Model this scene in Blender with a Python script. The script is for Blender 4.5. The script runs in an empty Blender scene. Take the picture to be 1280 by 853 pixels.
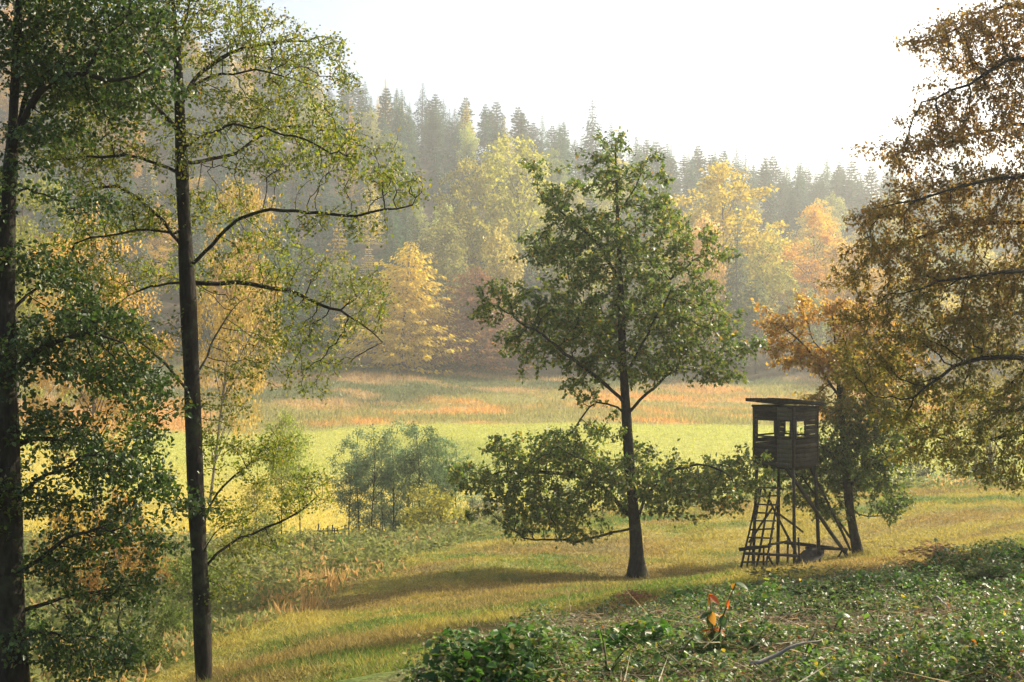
import bpy, math, random
import numpy as np
from mathutils import Vector, Matrix

# ------------------------------------------------------------------ scene, camera, light
S = bpy.context.scene
COL = S.collection
rng = np.random.default_rng(7)
random.seed(7)
F = 1500.0                       # focal length in photo pixels
CU, CV = 640.0, 426.5

cam = bpy.data.objects.new('camera', bpy.data.cameras.new('camera'))
cam.data.sensor_width = 36.0
cam.data.lens = 36.0 * F / 1280.0
cam.data.clip_start = 0.1
cam.data.clip_end = 6000.0
cam.location = (0, 0, 0)
cam.rotation_euler = (math.radians(90), 0, 0)
COL.objects.link(cam)
S.camera = cam

SUN_AZ, SUN_EL = math.radians(58), math.radians(34)     # azimuth clockwise from the view direction
W = bpy.data.worlds.new("World"); S.world = W; W.use_nodes = True
nt = W.node_tree; nt.nodes.clear()
sky = nt.nodes.new('ShaderNodeTexSky'); sky.sky_type = 'NISHITA'; sky.sun_disc = False
sky.sun_elevation = SUN_EL; sky.sun_rotation = SUN_AZ
sky.altitude = 300; sky.air_density = 1.0; sky.dust_density = 6.0; sky.ozone_density = 1.0
bg = nt.nodes.new('ShaderNodeBackground'); bg.inputs['Strength'].default_value = 0.12
wo = nt.nodes.new('ShaderNodeOutputWorld')
nt.links.new(sky.outputs[0], bg.inputs[0]); nt.links.new(bg.outputs[0], wo.inputs[0])

sl = bpy.data.lights.new('sun', 'SUN'); sl.energy = 5.0; sl.angle = math.radians(0.5); sl.color = (1.0, 0.88, 0.70)
so = bpy.data.objects.new('sun', sl); COL.objects.link(so)
sd = Vector((math.sin(SUN_AZ) * math.cos(SUN_EL), math.cos(SUN_AZ) * math.cos(SUN_EL), math.sin(SUN_EL)))
so.rotation_euler = sd.to_track_quat('Z', 'Y').to_euler(); so.location = (60, 60, 90)

S.view_settings.view_transform = 'Standard'; S.view_settings.look = 'None'
S.view_settings.exposure = 1.0; S.view_settings.gamma = 1.0
HAZE_DENSITY = 0.00062
c = S.cycles
c.max_bounces = 6; c.diffuse_bounces = 3; c.glossy_bounces = 2; c.transmission_bounces = 3
c.transparent_max_bounces = 6; c.volume_bounces = 1
c.caustics_reflective = False; c.caustics_refractive = False
c.use_denoising = True
try:
    c.denoiser = 'OPENIMAGEDENOISE'; c.denoising_input_passes = 'RGB_ALBEDO_NORMAL'
except Exception:
    pass

# ------------------------------------------------------------------ small tools
def P(u, v, d):
    return np.array([(u - CU) / F * d, d, (CV - v) / F * d])

def _hash(ix, iy, seed):
    h = (ix.astype(np.int64) * 374761393 + iy.astype(np.int64) * 668265263 + seed * 144269504) & 0x7fffffff
    h = ((h ^ (h >> 13)) * 1274126177) & 0x7fffffff
    return ((h ^ (h >> 16)) & 0xffff) / 65535.0

def noise2(x, y, seed=0):
    x = np.asarray(x, float); y = np.asarray(y, float)
    ix = np.floor(x); iy = np.floor(y); fx = x - ix; fy = y - iy
    fx = fx * fx * (3 - 2 * fx); fy = fy * fy * (3 - 2 * fy)
    a = _hash(ix, iy, seed); b = _hash(ix + 1, iy, seed); cc = _hash(ix, iy + 1, seed); d = _hash(ix + 1, iy + 1, seed)
    return (a * (1 - fx) + b * fx) * (1 - fy) + (cc * (1 - fx) + d * fx) * fy

def fbm(x, y, seed=0, o=4):
    s = 0; a = 0.5; t = 0
    for k in range(o):
        s = s + a * noise2(x * 2 ** k + 17.3 * k, y * 2 ** k + 5.1 * k, seed + k); t += a; a *= 0.5
    return s / t

def norm(a):
    return a / np.maximum(np.linalg.norm(a, axis=-1, keepdims=True), 1e-9)

def sstep(a, b, x):
    t = np.clip((x - a) / (b - a), 0, 1)
    return t * t * (3 - 2 * t)

def mixc(a, b, t):
    return a * (1 - t[..., None]) + b * t[..., None]

def C3(*c):
    return np.array(c, float)

# ------------------------------------------------------------------ terrain height from surveyed points
ctrl = []
def cp(u, v, d): ctrl.append(tuple(P(u, v, d)))
def cz(x, y, z): ctrl.append((x, y, z))
for q in [(-6, 0, -3.0), (0, 0, -1.62), (3, 0, -1.3), (8, 0, -0.8), (-3, 6, -2.55), (-8, 6, -3.9), (-14, 14, -6.2), (14, 8, -1.0), (20, 20, -2.6), (-25, 25, -8.2), (-50, 0, -8), (40, 0, 1.5), (45, 40, -3.5), (-50, 40, -10.5)]:
    cz(*q)
for q in [(1280, 853, 6), (640, 853, 6.5), (1280, 760, 13), (1000, 780, 12), (600, 800, 15), (700, 770, 18), (880, 728, 21), (1050, 704, 23), (1280, 686, 24),
          (945, 712, 37.5), (797, 723, 36), (1075, 694, 38.5), (300, 840, 16), (255, 868, 16), (20, 905, 13.5), (400, 800, 20), (500, 770, 24), (600, 742, 30), (600, 700, 38), (640, 668, 50),
          (500, 697, 42), (400, 752, 32), (300, 796, 22), (700, 655, 52), (800, 648, 54), (960, 626, 56), (1130, 614, 58), (1280, 608, 60), (1100, 680, 39.5), (1280, 652, 40),
          (430, 668, 80), (640, 662, 80), (800, 650, 82), (950, 640, 85), (1280, 630, 90), (640, 655, 66), (900, 640, 68), (1200, 625, 70), (300, 700, 50), (200, 730, 40), (0, 760, 40), (420, 692, 60), (480, 692, 55), (0, 665, 80), (200, 668, 80),
          (430, 560, 130), (0, 560, 130), (640, 548, 130), (950, 545, 130), (1280, 545, 130), (0, 512, 170), (200, 512, 170), (500, 518, 165), (900, 514, 170), (1280, 508, 175),
          (300, 472, 195), (500, 484, 190), (700, 488, 195), (950, 487, 200), (1280, 482, 200), (430, 445, 220), (640, 462, 220), (900, 464, 225), (1280, 460, 225), (0, 425, 215),
          (0, 60, 400), (150, 95, 400), (300, 130, 400), (450, 178, 400), (600, 208, 400), (700, 232, 400), (850, 258, 400), (1000, 278, 400), (1280, 296, 400),
          (0, 260, 300), (300, 290, 300), (600, 335, 300), (900, 362, 300), (1280, 375, 300)]:
    cp(*q)
for x, z in ((-600, 90), (-300, 95), (0, 50), (300, 32), (600, 30)):
    cz(x, 620, z)
for x, y, z in ((-300, 220, 20), (-300, 100, -12), (300, 100, -9), (300, 230, 4), (-500, 400, 100), (500, 400, 40), (-250, 20, -10), (250, 20, 3)):
    cz(x, y, z)
ctrl = np.array(ctrl)
def warp(x, y):
    y = np.maximum(y, 0.0)
    w = np.clip(x / (y + 12.0), -2.2, 2.2)
    return np.stack([w * 1.6, np.log(y + 10.0)], -1)
def _k(r2):
    return np.where(r2 > 1e-12, r2 * np.log(np.maximum(r2, 1e-12)), 0.0)
_cw = warp(ctrl[:, 0], ctrl[:, 1]); _n = len(_cw)
_A = _k(((_cw[:, None] - _cw[None]) ** 2).sum(-1)) + np.eye(_n) * 0.002
_Pm = np.concatenate([np.ones((_n, 1)), _cw], 1)
_M = np.block([[_A, _Pm], [_Pm.T, np.zeros((3, 3))]])
# the smooth part is height against distance, so that one spline serves 2 m and 400 m
_scale = lambda y: np.maximum(y, 0) + 10.0
_sol = np.linalg.solve(_M, np.concatenate([ctrl[:, 2] / _scale(ctrl[:, 1]), np.zeros(3)]))
def Hs(x, y):
    x = np.atleast_1d(np.asarray(x, float)); y = np.atleast_1d(np.asarray(y, float))
    sh = np.broadcast(x, y).shape
    x = np.broadcast_to(x, sh).ravel(); y = np.broadcast_to(y, sh).ravel()
    out = np.empty(len(x))
    for i in range(0, len(x), 40000):
        q = warp(x[i:i + 40000], y[i:i + 40000])
        k = _k(((q[:, None] - _cw[None]) ** 2).sum(-1))
        out[i:i + 40000] = (k @ _sol[:_n] + _sol[_n] + q @ _sol[_n + 1:]) * _scale(y[i:i + 40000])
    return out.reshape(sh)
# cached on a regular warped lattice for speed
_U = np.linspace(-1.3, 1.3, 260); _Y = np.geomspace(20, 720, 420) - 30.0
_gx = _U[None, :] * (_Y[:, None] + 40.0); _gy = np.repeat(_Y[:, None], len(_U), 1)
_gz = Hs(_gx, _gy)
def H(x, y):
    x = np.asarray(x, float); y = np.asarray(y, float)
    fu = np.clip((x / (y + 40.0) + 1.3) / 2.6 * (len(_U) - 1), 0, len(_U) - 1.001)
    fy = np.clip(np.log(np.maximum(y + 30.0, 20) / 20) / math.log(36) * (len(_Y) - 1), 0, len(_Y) - 1.001)
    i = fu.astype(int); j = fy.astype(int); a = fu - i; b = fy - j
    z = (_gz[j, i] * (1 - a) + _gz[j, i + 1] * a) * (1 - b) + (_gz[j + 1, i] * (1 - a) + _gz[j + 1, i + 1] * a) * b
    near = 1 - sstep(40, 120, y)
    z = z + (fbm(x * 0.9, y * 0.9, 3) - 0.5) * 0.22 * near + (fbm(x * 0.12, y * 0.12, 5) - 0.5) * (0.25 + 1.6 * sstep(100, 260, y)) * sstep(4, 20, y)
    z = z + bramble_zone(x, y) * (fbm(x * 1.3 + 3, y * 1.3, 11, 3) - 0.45) * 0.32 * sstep(3, 9, y)
    return z

_bu = np.array([-0.30, -0.15, -0.09, -0.03, 0.04, 0.16, 0.27, 0.43, 0.8])
_bd = np.array([1.0, 3.0, 6.0, 10.3, 14.2, 17.5, 19.3, 21.3, 24.0])
def bramble_zone(x, y):
    q = np.interp(x / np.maximum(y, 1.0), _bu, _bd)
    e = (fbm(x * 0.7, y * 0.7, 21, 3) - 0.5) * 3.2
    return 1 - sstep(-1.0, 0.8, y - q + e)

def valley_zone(x, y):
    """Weedy hollow left of the mown slope."""
    u = CU + F * x / np.maximum(y, 1)
    left = np.interp(y, [10, 16, 20, 24, 30, 38, 48, 54, 60, 70, 76], [-200, 60, 200, 320, 385, 470, 570, 640, 720, 800, 1400])
    e = (fbm(x * 0.35, y * 0.35, 31, 3) - 0.5) * 90
    return (1 - sstep(-40, 30, u - left + e)) * sstep(10, 16, y) * (1 - sstep(74, 80, y + e * 0.03)) 

G_GREEN, G_YELL, G_BROWN = C3(.12, .17, .04), C3(.31, .265, .075), C3(.22, .155, .07)
def ground_colour(x, y):
    x = np.asarray(x, float); y = np.asarray(y, float)
    u = CU + F * x / np.maximum(y, 1)
    n1 = fbm(x * 0.16, y * 0.16, 41, 4); n2 = fbm(x * 0.8, y * 0.8, 43, 3); n3 = fbm(x * 0.05, y * 0.05, 44, 3)
    c = mixc(G_GREEN, G_YELL, np.clip(sstep(.42, .64, n1 * .6 + n2 * .4 + 0.10 * sstep(20, 45, y) - 0.16 * (1 - sstep(12, 28, y)) + 0.05 * (u < 700)), 0, 1))
    c = mixc(c, G_BROWN, sstep(.46, .66, fbm(x * .3 + 9, y * .3, 47, 3)) * .7)
    c = mixc(c, C3(.085, .15, .045), sstep(.60, .68, fbm(x * .2 + 4, y * .33, 48, 3)) * sstep(34, 42, y) * .8)
    c = mixc(c, mixc(C3(.10, .115, .04), C3(.20, .16, .07), n2), valley_zone(x, y))
    # far meadow
    m = mixc(C3(.32, .345, .075), C3(.42, .405, .10), n3)
    m = mixc(m, C3(.20, .24, .06), sstep(.48, .66, fbm(x * .07 + y * .02, y * .035, 58, 4)) * .42)
    m = mixc(m, C3(.46, .38, .085), np.clip(sstep(.50, .68, fbm(x * .06, y * .05, 51, 4) * .5 + .25 + 0.30 * (1 - sstep(85, 130, y + (u - 420) * 0.04)) - .05), 0, 1))
    c = mixc(c, m, sstep(72, 80, y))
    ob = y + (fbm(x * .04, y * .04, 53, 3) - .5) * 26
    o = mixc(C3(.50, .30, .11), C3(.27, .25, .09), sstep(.42, .58, fbm(x * .09 + y * .05, y * .09, 55, 4)))
    lo = np.interp(u, [0, 350, 560, 760, 960, 1280], [150, 152, 158, 153, 147, 146])
    c = mixc(c, o, sstep(-3, 3, ob - lo))
    hi = np.interp(u, [0, 380, 480, 640, 760, 960, 1280], [170, 172, 176, 186, 194, 203, 203])
    c = mixc(c, mixc(mixc(C3(.095, .125, .05), C3(.16, .155, .07), n1), C3(.38, .26, .12), sstep(.52, .66, fbm(x * .08 + y * .06, y * .1, 57, 4))), sstep(-5, 5, ob - hi))  # olive bank, darkened in colour for the shade below the forest
    c = mixc(c, mixc(C3(.05, .045, .03), C3(.09, .06, .03), n2), sstep(212, 222, ob))
    br = mixc(C3(.06, .05, .03), C3(.16, .115, .065), sstep(.35, .65, n2))
    c = mixc(c, br, bramble_zone(x, y))
    return c

# ------------------------------------------------------------------ materials
def new_mat(name):
    m = bpy.data.materials.new(name); m.use_nodes = True
    n = m.node_tree; n.nodes.clear()
    return m, n, n.nodes.new('ShaderNodeOutputMaterial')

def leaf_mat(name, trans=0.45, rough=0.45, spec=0.35, gain=1.6, use_obj=False):
    m, n, out = new_mat(name); L = n.links.new
    a = n.nodes.new('ShaderNodeAttribute'); a.attribute_name = 'col'
    col = a.outputs['Color']
    if use_obj:
        oi = n.nodes.new('ShaderNodeObjectInfo')
        mx = n.nodes.new('ShaderNodeMix'); mx.data_type = 'RGBA'; mx.blend_type = 'MULTIPLY'; mx.inputs[0].default_value = 1
        L(col, mx.inputs[6]); L(oi.outputs['Color'], mx.inputs[7]); col = mx.outputs[2]
    b = n.nodes.new('ShaderNodeBsdfPrincipled'); b.inputs['Roughness'].default_value = rough
    b.inputs['Specular IOR Level'].default_value = spec
    t = n.nodes.new('ShaderNodeBsdfTranslucent')
    hs = n.nodes.new('ShaderNodeHueSaturation'); hs.inputs['Value'].default_value = gain; hs.inputs['Saturation'].default_value = 1.12
    mix = n.nodes.new('ShaderNodeMixShader'); mix.inputs[0].default_value = trans
    L(col, b.inputs['Base Color']); L(col, hs.inputs['Color']); L(hs.outputs[0], t.inputs[0])
    L(b.outputs[0], mix.inputs[1]); L(t.outputs[0], mix.inputs[2]); L(mix.outputs[0], out.inputs[0])
    return m

def noise_mat(name, c1, c2, scale=6.0, rough=0.9, bump=0.4, stretch=(1, 1, 1), detail=6, moss=None, vary=0.0):
    m, n, out = new_mat(name); L = n.links.new
    tc = n.nodes.new('ShaderNodeTexCoord'); mp = n.nodes.new('ShaderNodeMapping'); mp.inputs['Scale'].default_value = stretch
    nz = n.nodes.new('ShaderNodeTexNoise'); nz.inputs['Scale'].default_value = scale; nz.inputs['Detail'].default_value = detail; nz.inputs['Roughness'].default_value = .65
    r = n.nodes.new('ShaderNodeValToRGB'); r.color_ramp.elements[0].position = .3; r.color_ramp.elements[1].position = .7
    r.color_ramp.elements[0].color = (*c1, 1); r.color_ramp.elements[1].color = (*c2, 1)
    b = n.nodes.new('ShaderNodeBsdfPrincipled'); b.inputs['Roughness'].default_value = rough; b.inputs['Specular IOR Level'].default_value = .2
    bp = n.nodes.new('ShaderNodeBump'); bp.inputs['Strength'].default_value = bump; bp.inputs['Distance'].default_value = .03
    colour = r.outputs[0]
    if moss:
        n2 = n.nodes.new('ShaderNodeTexNoise'); n2.inputs['Scale'].default_value = 2.2; n2.inputs['Detail'].default_value = 7; n2.inputs['Roughness'].default_value = .7
        r2 = n.nodes.new('ShaderNodeValToRGB'); r2.color_ramp.elements[0].position = .50; r2.color_ramp.elements[1].position = .64
        mm = n.nodes.new('ShaderNodeMix'); mm.data_type = 'RGBA'; mm.inputs[7].default_value = (*moss, 1)
        L(tc.outputs['Object'], n2.inputs['Vector']); L(n2.outputs[0], r2.inputs[0]); L(r2.outputs[0], mm.inputs[0]); L(colour, mm.inputs[6]); colour = mm.outputs[2]
    if vary:
        oi = n.nodes.new('ShaderNodeObjectInfo'); mr = n.nodes.new('ShaderNodeMapRange'); mr.inputs[3].default_value = 1 - vary * .6; mr.inputs[4].default_value = 1 + vary
        sc = n.nodes.new('ShaderNodeVectorMath'); sc.operation = 'SCALE'
        L(oi.outputs['Random'], mr.inputs[0]); L(colour, sc.inputs[0]); L(mr.outputs[0], sc.inputs['Scale']); colour = sc.outputs[0]
    L(tc.outputs['Object'], mp.inputs[0]); L(mp.outputs[0], nz.inputs['Vector']); L(nz.outputs[0], r.inputs[0]); L(colour, b.inputs['Base Color'])
    L(nz.outputs[0], bp.inputs['Height']); L(bp.outputs[0], b.inputs['Normal']); L(b.outputs[0], out.inputs[0])
    return m

M_LEAF = leaf_mat('leaf', .45, .42, .4, 1.7)
M_LEAF_THIN = leaf_mat('thin_dry_leaf', .55, .5, .25, 1.7)
M_LEAF_DARK = leaf_mat('glossy_leaf', .32, .42, .40, 1.6)
M_FAR = leaf_mat('forest_leaf', .5, .7, .1, 1.8, use_obj=True)
M_GRASS = leaf_mat('grass_blade', .45, .6, .15, 1.35)
M_BRAM = leaf_mat('bramble_leaf', .36, .42, .3, 1.6)
M_BARK = noise_mat('dark_bark', (.009, .0075, .006), (.045, .038, .028), 16, .9, 1.0, (1, 1, .3), moss=(.055, .060, .03))
M_BARK_FAR = noise_mat('grey_bark', (.06, .05, .04), (.14, .12, .10), 3, .9, .3)
M_BARK_PALE = noise_mat('pale_bark', (.20, .18, .15), (.34, .32, .28), 2, .9, .2)
M_WOOD = noise_mat('weathered_wood', (.013, .011, .009), (.05, .043, .033), 5, .85, .6, (1, 1, 7), moss=(.042, .044, .036), vary=.7)
M_WOOD_GREY = noise_mat('pale_weathered_wood', (.06, .06, .04), (.12, .112, .08), 5, .85, .5, (7, 7, 1))
M_FELT = noise_mat('roofing_felt', (.012, .012, .012), (.035, .034, .03), 14, .9, .5)
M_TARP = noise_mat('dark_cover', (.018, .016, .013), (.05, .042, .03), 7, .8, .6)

def ground_mat():
    m, n, out = new_mat('ground_turf'); L = n.links.new
    a = n.nodes.new('ShaderNodeAttribute'); a.attribute_name = 'col'
    tc = n.nodes.new('ShaderNodeTexCoord')
    n1 = n.nodes.new('ShaderNodeTexNoise'); n1.inputs['Scale'].default_value = 1.7; n1.inputs['Detail'].default_value = 9; n1.inputs['Roughness'].default_value = .72
    n2 = n.nodes.new('ShaderNodeTexNoise'); n2.inputs['Scale'].default_value = 9; n2.inputs['Detail'].default_value = 4
    for q in (n1, n2): L(tc.outputs['Object'], q.inputs['Vector'])
    mr = n.nodes.new('ShaderNodeMapRange'); mr.inputs[1].default_value = .3; mr.inputs[2].default_value = .7; mr.inputs[3].default_value = .62; mr.inputs[4].default_value = 1.3
    L(n1.outputs[0], mr.inputs[0])
    mx = n.nodes.new('ShaderNodeVectorMath'); mx.operation = 'SCALE'
    L(a.outputs['Color'], mx.inputs[0]); L(mr.outputs[0], mx.inputs['Scale'])
    b = n.nodes.new('ShaderNodeBsdfPrincipled'); b.inputs['Roughness'].default_value = .95; b.inputs['Specular IOR Level'].default_value = .1
    L(mx.outputs[0], b.inputs['Base Color'])
    ad = n.nodes.new('ShaderNodeMath'); L(n1.outputs[0], ad.inputs[0]); L(n2.outputs[0], ad.inputs[1])
    bp = n.nodes.new('ShaderNodeBump'); bp.inputs['Strength'].default_value = .9; bp.inputs['Distance'].default_value = .12
    L(ad.outputs[0], bp.inputs['Height']); L(bp.outputs[0], b.inputs['Normal']); L(b.outputs[0], out.inputs[0])
    return m
M_GROUND = ground_mat()

# ------------------------------------------------------------------ mesh building
def make_mesh(name, V, loops, starts, mat, col=None, smooth=False):
    me = bpy.data.meshes.new(name)
    V = np.asarray(V, np.float32); loops = np.asarray(loops, np.int32); starts = np.asarray(starts, np.int32)
    me.vertices.add(len(V)); me.vertices.foreach_set('co', V.ravel())
    me.loops.add(len(loops)); me.loops.foreach_set('vertex_index', loops)
    me.polygons.add(len(starts)); me.polygons.foreach_set('loop_start', starts)
    if smooth: me.polygons.foreach_set('use_smooth', np.ones(len(starts), bool))
    me.materials.append(mat)
    me.update(calc_edges=True)
    if col is not None:
        at = me.attributes.new('col', 'FLOAT_COLOR', 'POINT')
        cc = np.ones((len(V), 4), np.float32); cc[:, :3] = col
        at.data.foreach_set('color', cc.ravel())
    return me

def obj(name, me, parent=None, loc=None):
    o = bpy.data.objects.new(name, me); COL.objects.link(o)
    if parent is not None: o.parent = parent
    if loc is not None: o.location = loc
    return o

def thing(name, label, cat, loc=(0, 0, 0), group=None):
    o = bpy.data.objects.new(name, None); COL.objects.link(o)
    o.location = tuple(float(t) for t in loc); o.empty_display_size = .3
    o['label'] = label; o['category'] = cat
    if group: o['group'] = group
    return o

def leaves(Pn, D, N, L, Wd, col, mat, name, shape='kite', fold=0.25):
    """Leaf faces: kite of 2 triangles, or a six-cornered blade of 2 quads folded along the midrib."""
    n = len(Pn); D = norm(D); Sd = norm(np.cross(D, N)); N2 = np.cross(Sd, D)
    L = np.broadcast_to(L, n)[:, None]; Wd = np.broadcast_to(Wd, n)[:, None] * .5
    up = N2 * Wd * fold
    if shape == 'kite':
        V = np.stack([Pn, Pn + D * L * .45 - Sd * Wd + up, Pn + D * L, Pn + D * L * .45 + Sd * Wd + up], 1)
        b = np.arange(n)[:, None] * 4
        loops = (b + np.array([[0, 1, 2, 0, 2, 3]])).ravel(); starts = np.arange(2 * n) * 3; k = 4
    elif shape == 'tri':
        V = np.stack([Pn - Sd * Wd * .8, Pn + D * L, Pn + Sd * Wd * .8], 1)
        loops = np.arange(3 * n); starts = np.arange(n) * 3; k = 3
    elif shape == 'quad':
        V = np.stack([Pn - Sd * Wd, Pn - Sd * Wd + D * L + up, Pn + Sd * Wd + D * L, Pn + Sd * Wd + up], 1)
        loops = np.arange(4 * n); starts = np.arange(n) * 4; k = 4
    else:
        dr = -N2 * L * .12
        V = np.stack([Pn, Pn + D * L * .28 - Sd * Wd + up, Pn + D * L * .68 - Sd * Wd * .86 + up, Pn + D * L + dr, Pn + D * L * .68 + Sd * Wd * .86 + up, Pn + D * L * .28 + Sd * Wd + up], 1)
        b = np.arange(n)[:, None] * 6
        loops = (b + np.array([[0, 1, 2, 3, 0, 3, 4, 5]])).ravel(); starts = np.arange(2 * n) * 4; k = 6
    return make_mesh(name, V.reshape(-1, 3), loops, starts, mat, np.repeat(col, k, 0))

class Tubes:
    def __init__(s): s.V = []; s.F = []; s.n = 0
    def add(s, pts, rad, sides=6, cap=True):
        pts = np.asarray(pts, float); rad = np.asarray(rad, float); m = len(pts)
        t = np.gradient(pts, axis=0); t = norm(t)
        ref = np.array([0, 0, 1.0]) if abs(t[0, 2]) < .9 else np.array([1.0, 0, 0])
        a = norm(np.cross(t, ref)); b = np.cross(t, a)
        an = np.arange(sides) / sides * 2 * math.pi
        ring = pts[:, None] + rad[:, None, None] * (np.cos(an)[None, :, None] * a[:, None] + np.sin(an)[None, :, None] * b[:, None])
        s.V.append(ring.reshape(-1, 3))
        i = np.arange(m - 1)[:, None] * sides; j = np.arange(sides)[None]; j2 = (j + 1) % sides
        q = np.stack([i + j, i + j2, i + sides + j2, i + sides + j], -1).reshape(-1, 4) + s.n
        s.F.append(q.ravel()); s.n += m * sides
        s.caps = getattr(s, 'caps', [])
        if cap:
            s.caps.append((np.arange(sides)[::-1] + s.n - m * sides).tolist()); s.caps.append((np.arange(sides) + s.n - sides).tolist())
        return s
    def box(s, c, ax, hs):
        """box at c with axes ax (3x3 rows) and half sizes hs"""
        c = np.asarray(c, float); ax = np.asarray(ax, float)
        vs = [c + sx * hs[0] * ax[0] + sy * hs[1] * ax[1] + sz * hs[2] * ax[2] for sx in (-1, 1) for sy in (-1, 1) for sz in (-1, 1)]
        s.V.append(np.array(vs))
        f = np.array([[0, 1, 3, 2], [4, 6, 7, 5], [0, 4, 5, 1], [2, 3, 7, 6], [0, 2, 6, 4], [1, 5, 7, 3]]) + s.n
        s.F.append(f.ravel()); s.n += 8
        return s
    def mesh(s, name, mat, smooth=True):
        V = np.concatenate(s.V); L = np.concatenate(s.F); st = np.arange(len(L) // 4) * 4
        for cp_ in getattr(s, 'caps', []):
            st = np.append(st, len(L)); L = np.append(L, cp_)
        return make_mesh(name, V, L, st, mat, None, smooth)

# ------------------------------------------------------------------ ground sheet
def build_ground():
    nu, ny = 340, 460
    U = np.linspace(-1.28, 1.28, nu); Y = np.geomspace(20, 700, ny) - 30.0
    X = U[None] * (Y[:, None] + 40.0); YY = np.repeat(Y[:, None], nu, 1)
    Z = H(X, YY)
    V = np.stack([X, YY, Z], -1).reshape(-1, 3)
    i = np.arange(ny - 1)[:, None] * nu + np.arange(nu - 1)[None]
    q = np.stack([i, i + 1, i + nu + 1, i + nu], -1).reshape(-1)
    col = ground_colour(X.ravel(), YY.ravel())
    me = make_mesh('ground', V, q, np.arange(len(q) // 4) * 4, M_GROUND, col, True)
    o = obj('ground', me); o['kind'] = 'structure'
    return V
GV = build_ground()

# ------------------------------------------------------------------ trees grown towards their photographed crowns
def resample(pts, step):
    pts = np.asarray(pts, float); d = np.r_[0, np.cumsum(np.linalg.norm(np.diff(pts, axis=0), axis=1))]
    n = max(2, int(d[-1] / step)); t = np.linspace(0, d[-1], n + 1)
    # smooth with Catmull-like cubic through averaging
    q = np.stack([np.interp(t, d, pts[:, k]) for k in range(3)], 1)
    for _ in range(2):
        q[1:-1] = q[1:-1] * .5 + (q[:-2] + q[2:]) * .25
    return q

def blob_points(blobs, d0, dens, zr=1.0, cr=.45, ncl=1.0, flat=.6, over=1.0):
    """Points of leafy clumps: each photographed mass is broken into small clumps with air between them."""
    out = []
    for b in blobs:
        u, v, ru, rv = b[:4]; dd = b[4] if len(b) > 4 else 0.0; w = b[5] if len(b) > 5 else 1.0
        rx = ru / F * d0; rz = rv / F * d0; ry = (rx + rz) * .55 * zr + .15
        vol = rx * ry * rz * 4.19
        k = max(3, int(ncl * w * vol / (cr ** 3 * 4.19 * flat)))
        q = norm(rng.normal(size=(k, 3))) * (rng.random((k, 1)) ** .5 * over)
        ctr = P(u, v, d0) + np.array([0, dd, 0]) + q * np.array([rx, ry, rz])
        n = max(5, int(dens * cr ** 3 * 4.19 * flat))
        p = norm(rng.normal(size=(k, n, 3))) * (rng.random((k, n, 1)) ** .5) * cr * (.6 + .7 * rng.random((k, 1, 1)))
        p[..., 2] *= flat
        p[..., 2] -= .12 * (p[..., 0] ** 2 + p[..., 1] ** 2) / cr
        out.append((ctr[:, None] + p).reshape(-1, 3))
    return np.concatenate(out)

def colonize(seeds, parents, A, D, di, dk, iters=90, grav=0.0, jit=.25, up=0.0):
    cap = 40000
    pos = np.zeros((cap, 3)); par = np.full(cap, -1, int)
    n = len(seeds); pos[:n] = seeds; par[:n] = parents
    dist = np.full(len(A), 1e9); near = np.zeros(len(A), int)
    alive = np.ones(len(A), bool)
    def upd(i0, i1):
        B = pos[i0:i1]
        for s in range(0, len(B), 400):
            bb = B[s:s + 400]
            d = np.sqrt(((A[:, None] - bb[None]) ** 2).sum(-1))
            k = d.argmin(1); dm = d[np.arange(len(A)), k]
            m = dm < dist
            dist[m] = dm[m]; near[m] = k[m] + i0 + s
    upd(0, n)
    for it in range(iters):
        m = alive & (dist < di * (4 if it < 25 else 1))
        if not m.any(): break
        idx = near[m]; v = norm(A[m] - pos[idx])
        acc = np.zeros((n, 3)); np.add.at(acc, idx, v)
        cnt = np.bincount(idx, minlength=n)
        g = np.nonzero(cnt)[0]
        dirs = norm(norm(acc[g]) + rng.normal(size=(len(g), 3)) * jit + np.array([0, 0, up - grav]))
        new = pos[g] + dirs * D
        # drop shoots that would double one just grown
        ok = np.ones(len(g), bool)
        pp = par[g]
        ch = {}
        n0 = n
        for a in range(len(g)):
            key = tuple(np.round(new[a] / (D * .45)).astype(int))
            if key in ch or key in used_keys: ok[a] = False
            else: ch[key] = 1
        used_keys.update(ch)
        new = new[ok]; gp = g[ok]
        if len(new) == 0: break
        k = min(len(new), cap - n)
        pos[n:n + k] = new[:k]; par[n:n + k] = gp[:k]; n += k
        upd(n0, n)
        alive &= dist > dk
        if n >= cap: break
    return pos[:n].copy(), par[:n].copy()
used_keys = set()

def skeleton(trunk, limbs, step):
    """Trunk and main limbs as seed nodes; each limb is joined to the nearest trunk or earlier limb node."""
    pos = list(resample(trunk, step)); par = [i - 1 for i in range(len(pos))]
    main = {0: len(pos)}
    for lb in limbs:
        q = resample(lb, step)
        wv = np.cumsum(rng.normal(size=q.shape) * step * .16, 0); wv -= np.linspace(0, 1, len(q))[:, None] * wv[-1] * .7
        q = q + wv * np.linspace(0, 1, len(q))[:, None] ** .5
        arr = np.array(pos); j = int(((arr - q[0]) ** 2).sum(1).argmin())
        p = j
        for t in q[1:]:
            # a limb leaves its parent in a curve
            pos.append(t); par.append(p); p = len(pos) - 1
    return np.array(pos), np.array(par), main[0]

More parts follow.
